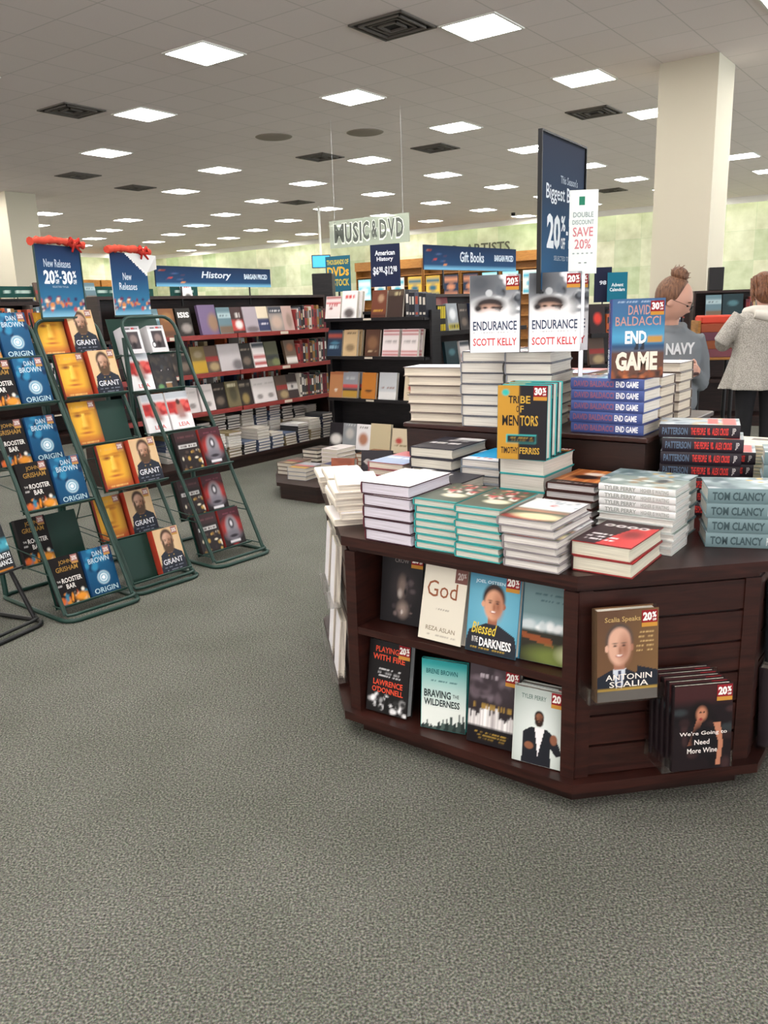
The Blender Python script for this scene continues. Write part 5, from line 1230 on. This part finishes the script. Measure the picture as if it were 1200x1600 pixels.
# oak units on the left wall
for i in range(4):
    M = TR(CORNER.x, CORNER.y, 0, math.degrees(GA)) @ Matrix.Translation((-3.2-i*1.7, -.42, 0))
    t = thing('wall_bookcase', 'golden oak wall bookcase on the left wall, %s from the corner' % nth(i+1), 'bookcase', M, 'oak bookcases on the left wall')
    f = MB(); f.box(0, 1.6, .38, .40, 0, 2.9); f.box(0, .03, 0, .38, 0, 2.9); f.box(1.57, 1.6, 0, .38, 0, 2.9); f.obj('carcass', GOLDWOOD, t)
    f = MB(); f.box(-.01, 1.61, -.04, .41, 2.6, 2.9); f.obj('cornice', GOLDWOOD, t)
    for k in range(6): f = MB(); f.box(.03, 1.57, .01, .38, .30+k*.4, .325+k*.4); f.obj('shelf', GOLDWOOD, t)
# lettering on the back wall
f = MB(); M = WM @ Matrix.Translation((0, -.03, 0)) @ FR
f.text('R', 15.45, 3.05, 15.7, 3.36, 0, '5a5c4e', M=M, bold=.02)
f.text('ARTISTS', 15.95, 3.05, 17.6, 3.36, 0, '5a5c4e', M=M, bold=.02)
o = f.obj('wall_lettering', MATTE); tag(o, 'dark capital lettering high on the pale green back wall', 'lettering')

# shelving right of the table, seen between the piles and the pillar
RM = TR(1.85, 7.30, 0, 20)
fixture('bookcase', 'dark bookcase behind the blue thrillers, teal gift sign on top', 'bookcase', RM, 1.05, .36, 1.32, (.5, .82, 1.09), BLACKLAM, DARKWOOD, base_out=.03)
face_out(RM, 'redcov', .02, .06, 1.091, 8, 'black book with a red square, right of the snow-hood copies', 'books on the bookcase behind the table')
face_out(RM, 'redmap', .02, .06, .821, 8, 'brown book below the one with a red square', 'books on the bookcase behind the table')
spine_row(RM, .20, 1.0, .06, 1.091, 'on the top shelf behind the blue thriller', 'upright books behind the blue thriller', 90, hmul=.85)
small_sign(RM @ TR(.225, .10, 1.36, -28), .17, .25, [('Advent', .2, .52, .8, .64), ('Calendars', .12, .36, .88, .48)], '1d6a80', 'd5e4e8', 'teal upright sign with two small lines of lettering behind the blue thriller', post=.015)
small_sign(RM @ TR(.17, .22, 1.36, -28), .15, .30, [('98', .3, .5, .7, .62, 'd9dde4')], '20243a', 'd9dde4', 'narrow dark sign just behind the teal upright sign', post=.015)
QM = TR(3.42, 9.05, 0, -14)
fixture('bookcase', 'dark bookcase right of the pillar, beyond the woman in the grey coat', 'bookcase', QM, 2.4, .42, 1.42, (.5, .83, 1.16), DARKWOOD, DARKWOOD, base_out=.03)
face_out(QM, 'tealbr', .10, .05, 1.161, 10, 'grey-teal book on the shelf right of the pillar, left copy', 'books right of the pillar')
face_out(QM, 'tealdk', .27, .05, 1.161, 10, 'dark teal book on the shelf right of the pillar', 'books right of the pillar')
spine_row(QM, .5, 2.35, .06, 1.161, 'on the top shelf right of the pillar', 'upright books right of the pillar', 91, hmul=.9)
f = MB(); f.bbox(0, .15, 0, .12, 0, .24, .004); tag(f.obj('display_box', BLACKM, M=QM @ TR(.13, .16, 1.446)), 'small black box on top of the bookcase right of the pillar', 'box')
# wooden stand with a stack of red and purple boxes, black legs
def bstand():
    M = TR(3.03, 7.95, 0, -8); t = thing('wooden_stand', 'orange-brown wooden stand on black legs between pillar and grey coat', 'stand', M)
    f = MB(); f.bbox(0, .38, 0, .30, .79, .815, .004); f.box(.0, .025, 0, .30, .815, 1.16); f.box(.355, .38, 0, .30, .815, 1.16); f.box(.025, .355, .28, .30, .815, 1.16); f.obj('carcass', GOLDWOOD, t)
    for x in (.02, .33):
        for y in (.02, .25): f = MB(); f.tube([(x+.015, y+.015, 0), (x+.015, y+.015, .79)], .02, 8); f.obj('leg', BLACKM, t)
    for k in range(4):
        c = ('7a4a52', '8d5238', '6d4450', '9a4f38')[k]
        f = MB(); f.bbox(.03, .35, .01, .275, 0, .078, .004, c); tag(f.obj('gift_box', MATTE, M=M @ Matrix.Translation((0, 0, .8155+k*.0785))), 'flat red-brown box in the wooden stand, %s from the bottom' % nth(k+1), 'box', 'boxes in the wooden stand')
    f = MB(); f.bbox(.03, .35, .01, .275, 0, .075, .012, 'cf4b3a'); tag(f.obj('gift_box', MATTE, M=M @ Matrix.Translation((0, 0, .8155+4*.0785))), 'bright red-orange box on top in the wooden stand', 'box')
bstand()
# low plinth with books, left beyond the table
def low():
    M = TR(-.36, 6.30, 0, -36.7)
    f = MB(); pts = [(.48*math.cos(PI/8+k*PI/4), .48*math.sin(PI/8+k*PI/4)) for k in range(8)]; f.prism(pts, 0, .10); f.prism([(a*1.06, b*1.06) for a, b in pts], .10, .125)
    tag(f.obj('low_plinth', DARKWOOD, M=M), 'low dark octagonal floor plinth carrying books, left beyond the table', 'plinth')
    for i, (x, y, k, n, a) in enumerate(((-.42, -.22, 'redmap', 3, 0), (-.20, -.34, 'sunset', 3, 5), (-.40, .06, 'dark', 5, 0), (-.16, .02, 'white', 6, 0), (.06, -.25, 'navycr', 4, 3), (.12, .1, 'brn', 5, 0))):
        z = .126
        for j in range(n):
            far_book(k, M @ TR(x+.004*(j % 2), y, z, a), '%s book lying on the low plinth, %s from bottom of %s pile' % (PHR[k].split(' with')[0], nth(j+1), nth(i+1)), 'piles on the low plinth'); z += .031
low()

# ------------------------------------------------------------------ people
def bake(o, voxel, smooth=2):
    m = o.modifiers.new('r', 'REMESH'); m.mode = 'VOXEL'; m.voxel_size = voxel; m.use_smooth_shade = True
    s_ = o.modifiers.new('s', 'SMOOTH'); s_.iterations = smooth; s_.factor = .5
    dg = bpy.context.evaluated_depsgraph_get(); me = bpy.data.meshes.new_from_object(o.evaluated_get(dg))
    o.modifiers.clear(); old = o.data; mats = [m for m in old.materials]; o.data = me
    if not me.materials:
        for q in mats: me.materials.append(q)
    return o
def solid(me_builder, name, material, parent, voxel, colour=None, smooth=2):
    o = me_builder.obj(name, material, parent); bpy.context.view_layer.update(); return bake(o, voxel, smooth)
def limb(f, pts, rs, n=12): f.tube(pts, rs, n)
def hand(f, wrist, d, palm, s=1, curl=.5):
    """palm and five separate bent fingers; d points along the hand, palm is the palm's normal"""
    d = Vector(d).normalized(); p = Vector(palm); p = (p-d*p.dot(d)).normalized(); sd = d.cross(p); w = Vector(wrist)
    f.tube([w, w+d*.03, w+d*.075], [.021, .030, .030], 10)
    for k, (o, l) in enumerate(((-.028, .068), (-.010, .078), (.009, .073), (.026, .056))):
        a = w+d*.074+sd*o*s; b = a+d*l*.45+p*l*.12; c = b+d*l*.30*(1-curl)+p*l*.35*curl+p*.006; e = c+d*l*.2*(1-curl)+p*l*.28*curl
        f.tube([a-d*.02, a, b, c, e], [.010, .0095, .009, .008, .0065], 8)
    a = w+d*.022-sd*.024*s; f.tube([a, a-sd*.024*s+d*.022+p*.010, a-sd*.030*s+d*.048+p*.018, a-sd*.026*s+d*.066+p*.022], [.013, .011, .010, .008], 8)
def headshape(d):
    x, y, z = d; r = 1.0
    if z < -.1: r *= 1-.14*min(1, (-z-.1)*1.4)*(1 if x < .2 else .55)      # jaw narrows
    yy = y*(1-.10*max(0, -z)); xx = x
    if x > .55:
        xx -= .05*math.exp(-((abs(y)-.34)/.16)**2-((z-.10)/.14)**2)*1.6       # eye sockets
        xx += .05*math.exp(-((z-.34)/.16)**2)*.5
        xx += .22*math.exp(-(y/.11)**2-((z+.13)/.15)**2)                     # nose
        xx += .06*math.exp(-(y/.28)**2-((z+.47)/.08)**2)+.10*math.exp(-(y/.3)**2-((z+.80)/.13)**2)
    return Vector((xx*r, yy*r, z))
def head(f, c, pitch, yaw):
    M = Matrix.Translation(c) @ Matrix.Rotation(math.radians(yaw), 4, 'Z') @ Matrix.Rotation(math.radians(pitch), 4, 'Y')
    f.ball((0, 0, 0), .096, .076, .118, 40, M=M, fn=headshape)
    for q in (-1, 1): f.ball((-.004, q*.076, -.008), .018, .008, .030, 10, M=M)
    return M
def woman_reading():
    M = TR(1.60, 4.62, 0, -84) @ Matrix.Scale(.955, 4); t = thing('person', 'woman with brown bun and glasses in grey sweatshirt, looking down at her hands', 'person', M)
    f = MB(); c = (.045, 0, 1.42); HMx = head(f, c, 28, 58)
    f.tube([(-.02, 0, 1.20), (0, 0, 1.28), (.03, 0, 1.38)], [.062, .050, .052], 14)
    f.loft([((0, 0, .78), .10, .15), ((0, 0, .84), .115, .17), ((0, 0, .95), .10, .14), ((.005, 0, 1.05), .11, .145), ((0, 0, 1.15), .105, .17), ((-.01, 0, 1.22), .08, .17), ((-.01, 0, 1.26), .05, .07)])
    for q in (-1, 1):
        limb(f, [(0, q*.085, .82), (.005, q*.09, .45), (-.01, q*.09, .09), (-.01, q*.09, .05)], [.085, .055, .038, .036])
        f.tube([(-.05, q*.09, .035), (.05, q*.095, .03), (.13, q*.10, .025)], [.032, .034, .026], 10)
        sh = (-.01, q*.165, 1.205); el = (-.03, q*.215, .96); wr = (.19, q*.075, 1.03)
        limb(f, [sh, el, wr], [.048, .038, .024]); hand(f, wr, (.75, -q*.35, .12), (-.1, -q*1, .2), q, .6)
    o = solid(f, 'body', SKIN, t, .0062)
    # clothes
    f = MB()
    f.loft([((0, 0, .80), .125, .178), ((0, 0, .83), .135, .188), ((.005, 0, .95), .135, .175), ((.01, 0, 1.05), .145, .178), ((.005, 0, 1.15), .135, .195), ((-.01, 0, 1.22), .105, .190), ((-.015, 0, 1.265), .075, .11), ((-.01, 0, 1.285), .066, .072)])
    for q in (-1, 1):
        limb(f, [(-.01, q*.15, 1.205), (-.02, q*.20, 1.09), (-.03, q*.222, .97), (-.02, q*.215, .945), (.06, q*.155, .975), (.175, q*.085, 1.022)], [.070, .062, .056, .055, .048, .036])
    f.tube([(-.075, -.07, 1.27), (-.10, 0, 1.26), (-.075, .07, 1.27), (-.0, .085, 1.275), (.05, .05, 1.255), (.06, 0, 1.245), (.05, -.05, 1.255), (0, -.085, 1.275)], .026, 10, closed=True)
    o = solid(f, 'sweatshirt', mat('grey_marl_jersey', '777c80', .95, spec=.1), t, .0075)
    f = MB(); Mx = Matrix.Translation((.145, 0, 1.145)) @ Matrix.Rotation(math.radians(90), 4, 'Z') @ FR
    f.text('NAVY', -.085, -.02, .085, .045, .012, 'd9dcde', M=Mx, bold=.04); f.obj('chest_print', FABRIC, t)
    f = MB(); f.loft([((0, 0, .80), .118, .168), ((0, 0, .72), .12, .17)])
    for q in (-1, 1): limb(f, [(0, q*.085, .80), (.005, q*.092, .45), (-.01, q*.092, .08)], [.098, .068, .055])
    solid(f, 'trousers', mat('dark_denim', '2a3040', .9), t, .009)
    for q in (-1, 1): f = MB(); f.loft([((.03, q*.098, .0), .14, .052), ((.03, q*.098, .03), .14, .052), ((.0, q*.098, .07), .09, .046), ((-.02, q*.098, .09), .06, .044)]); f.obj('shoe', BLACKM, t)
    # hair drawn back into a bun
    f = MB(); f.ball((-.026, 0, .030), .094, .088, .104, 26, M=HMx, fn=lambda d: d if d.x < .45 else Vector((.45+(d.x-.45)*.2, d.y, d.z)))
    f.ball((-.045, 0, .138), .052, .050, .040, 18, M=HMx)
    R = random.Random(4)
    for k in range(26):
        a = R.uniform(0, 2*PI); b = Vector((-.045+.042*math.cos(a), .042*math.sin(a), .138+R.uniform(-.02, .03))); f.tube([b, b+Vector((R.uniform(-.02, .02), R.uniform(-.02, .02), R.uniform(.005, .03)))], [.004, .001], 5, M=HMx)
    f.obj('hair', HAIR, t)
    f = MB()
    for q in (-1, 1):
        f.tube([(.106, q*.030+.020*math.cos(a*PI/6), .008+.015*math.sin(a*PI/6)) for a in range(12)], .0016, 5, M=HMx, closed=True); f.tube([(.100, q*.052, .012), (.04, q*.078, .010), (.0, q*.080, .006)], .0013, 5, M=HMx)
    f.tube([(.106, -.010, .012), (.110, 0, .014), (.106, .010, .012)], .0016, 5, M=HMx); f.obj('glasses', BLACKM, t)
    f = MB()
    for q in (-1, 1): f.ball((.083, q*.030, .008), .008, .011, .005, 8, '2a1c18', M=HMx); f.tube([(.088, q*.015, .030), (.091, q*.032, .034), (.082, q*.050, .028)], .003, 5, '5a3c2c', M=HMx)
    f.ball((.094, 0, -.056), .006, .020, .005, 8, 'a5584e', M=HMx); f.obj('facial_features', MATTE, t)
    f = MB(); f.bbox(-.06, .06, -.045, .045, 0, .016, .003, '4a3a38'); tag(f.obj('small_box', MATTE, M=M @ TR(.245, 0, 1.018, 0)), 'small dark flat box held in both hands by the woman in grey', 'box')
woman_reading()
def woman_coat():
    M = TR(2.98, 6.50, 0, 82); t = thing('person', 'woman seen from behind in a long grey coat with pale collar, auburn hair', 'person', M)
    f = MB(); HMx = head(f, (.05, 0, 1.415), 30, 0)
    f.tube([(-.02, 0, 1.20), (0, 0, 1.28), (.03, 0, 1.37)], [.062, .050, .052], 14)
    f.loft([((0, 0, .78), .10, .15), ((0, 0, .84), .12, .18), ((0, 0, .95), .10, .15), ((0, 0, 1.15), .11, .18), ((-.01, 0, 1.23), .08, .18), ((-.01, 0, 1.27), .05, .07)])
    for q in (-1, 1):
        limb(f, [(0, q*.085, .82), (.005, q*.09, .45), (-.01, q*.09, .09), (-.01, q*.09, .05)], [.088, .056, .040, .038])
        f.tube([(-.05, q*.09, .035), (.05, q*.095, .03), (.13, q*.10, .025)], [.032, .034, .026], 10)
        el = (.0, q*.285, 1.03); wr = (.22, q*.14, 1.07); limb(f, [(-.01, q*.17, 1.21), el, wr], [.048, .038, .024]); hand(f, wr, (.8, -q*.3, .1), (-.1, -q, .1), q, .6)
    solid(f, 'body', SKIN, t, .0075)
    f = MB(); n = 40; vs = []
    prof = [(1.295, .062, .075, 0), (1.27, .085, .12, 0), (1.23, .115, .19, 0), (1.15, .145, .215, .0), (1.02, .150, .205, .01), (.92, .158, .215, .02), (.80, .178, .245, .05), (.72, .195, .265, .07), (.665, .205, .28, .085)]
    for z, a, b, w in prof:
        for k in range(n):
            q = 2*PI*k/n; r = 1+w*math.sin(q*9)+w*.6*math.sin(q*5+1); vs.append((a*r*math.cos(q)-.005, b*r*math.sin(q), z))
    fs = [(i*n+k, (i+1)*n+k, (i+1)*n+(k+1) % n, i*n+(k+1) % n) for i in range(len(prof)-1) for k in range(n)] + [tuple(range(n)), tuple((len(prof)-1)*n+k for k in reversed(range(n)))]
    f.add(vs, fs, smooth=True)
    for q in (-1, 1): limb(f, [(-.01, q*.16, 1.215), (-.005, q*.235, 1.12), (.0, q*.298, 1.03), (.03, q*.285, 1.01), (.12, q*.205, 1.04), (.205, q*.15, 1.067)], [.078, .070, .064, .062, .055, .043])
    cm = mat('grey_tweed', rough=.98, spec=.1); tn = N(cm, 'ShaderNodeTexNoise', i_Scale=140.0, i_Detail=3.0); tc = N(cm, 'ShaderNodeTexCoord'); L(cm, tc.outputs['Object'], tn.inputs[0])
    r = ramp(cm, tn.outputs[0], [(.35, '8b8780'), (.65, 'bcb7ae')]); L(cm, r.outputs[0], bsdf(cm).inputs['Base Color']); bump(cm, tn.outputs[0], .5, .006)
    solid(f, 'coat', cm, t, .009)
    f = MB(); f.tube([(-.085, 0, 1.262), (-.06, .09, 1.262), (.0, .125, 1.25), (.07, .08, 1.235), (.09, 0, 1.225), (.07, -.08, 1.235), (.0, -.125, 1.25), (-.06, -.09, 1.262)], .040, 12, closed=True)
    f.tube([(-.115, -.10, 1.235), (-.135, 0, 1.215), (-.115, .10, 1.235)], [.03, .042, .03], 12)
    solid(f, 'collar', mat('cream_fleece', 'cfcac0', 1, spec=.05), t, .008)
    f = MB(); f.ball((-.022, 0, .020), .100, .094, .112, 26, M=HMx, fn=lambda d: d if d.x < .5 else Vector((.5+(d.x-.5)*.2, d.y, d.z)))
    f.ball((-.055, 0, -.06), .066, .088, .085, 20, M=HMx)
    R = random.Random(8)
    for k in range(60):
        a = R.uniform(PI*.45, PI*1.55); z0 = R.uniform(-.02, .08); p = Vector((.095*math.cos(a)-.02, .092*math.sin(a), z0)); f.tube([p, p+Vector((-.008, .006*math.sin(a), -.06)), p+Vector((R.uniform(-.02, .01), R.uniform(-.015, .015), -.12))], [.010, .009, .003], 6, M=HMx)
    hm = HAIR.copy(); hm.name = 'auburn_hair'; hm.node_tree.nodes['Color Ramp'].color_ramp.elements[0].color = (*lin('4a2a1c'), 1); hm.node_tree.nodes['Color Ramp'].color_ramp.elements[1].color = (*lin('8a5836'), 1)
    f.obj('hair', hm, t)
    f = MB()
    for q in (-1, 1): limb(f, [(0, q*.085, .80), (.005, q*.092, .45), (-.01, q*.092, .08)], [.095, .066, .052])
    solid(f, 'trousers', mat('black_trousers', '16161a', .9), t, .009)
    for q in (-1, 1): f = MB(); f.loft([((.03, q*.098, .0), .14, .052), ((.03, q*.098, .03), .14, .052), ((.0, q*.098, .07), .09, .046), ((-.02, q*.098, .09), .06, .044)]); f.obj('shoe', BLACKM, t)
woman_coat()

tag(MASS.obj('upright_books', [PRINT, PAGES]), 'rows of small upright books on the rear and lower shelves behind the front rows', 'books', kind='stuff')
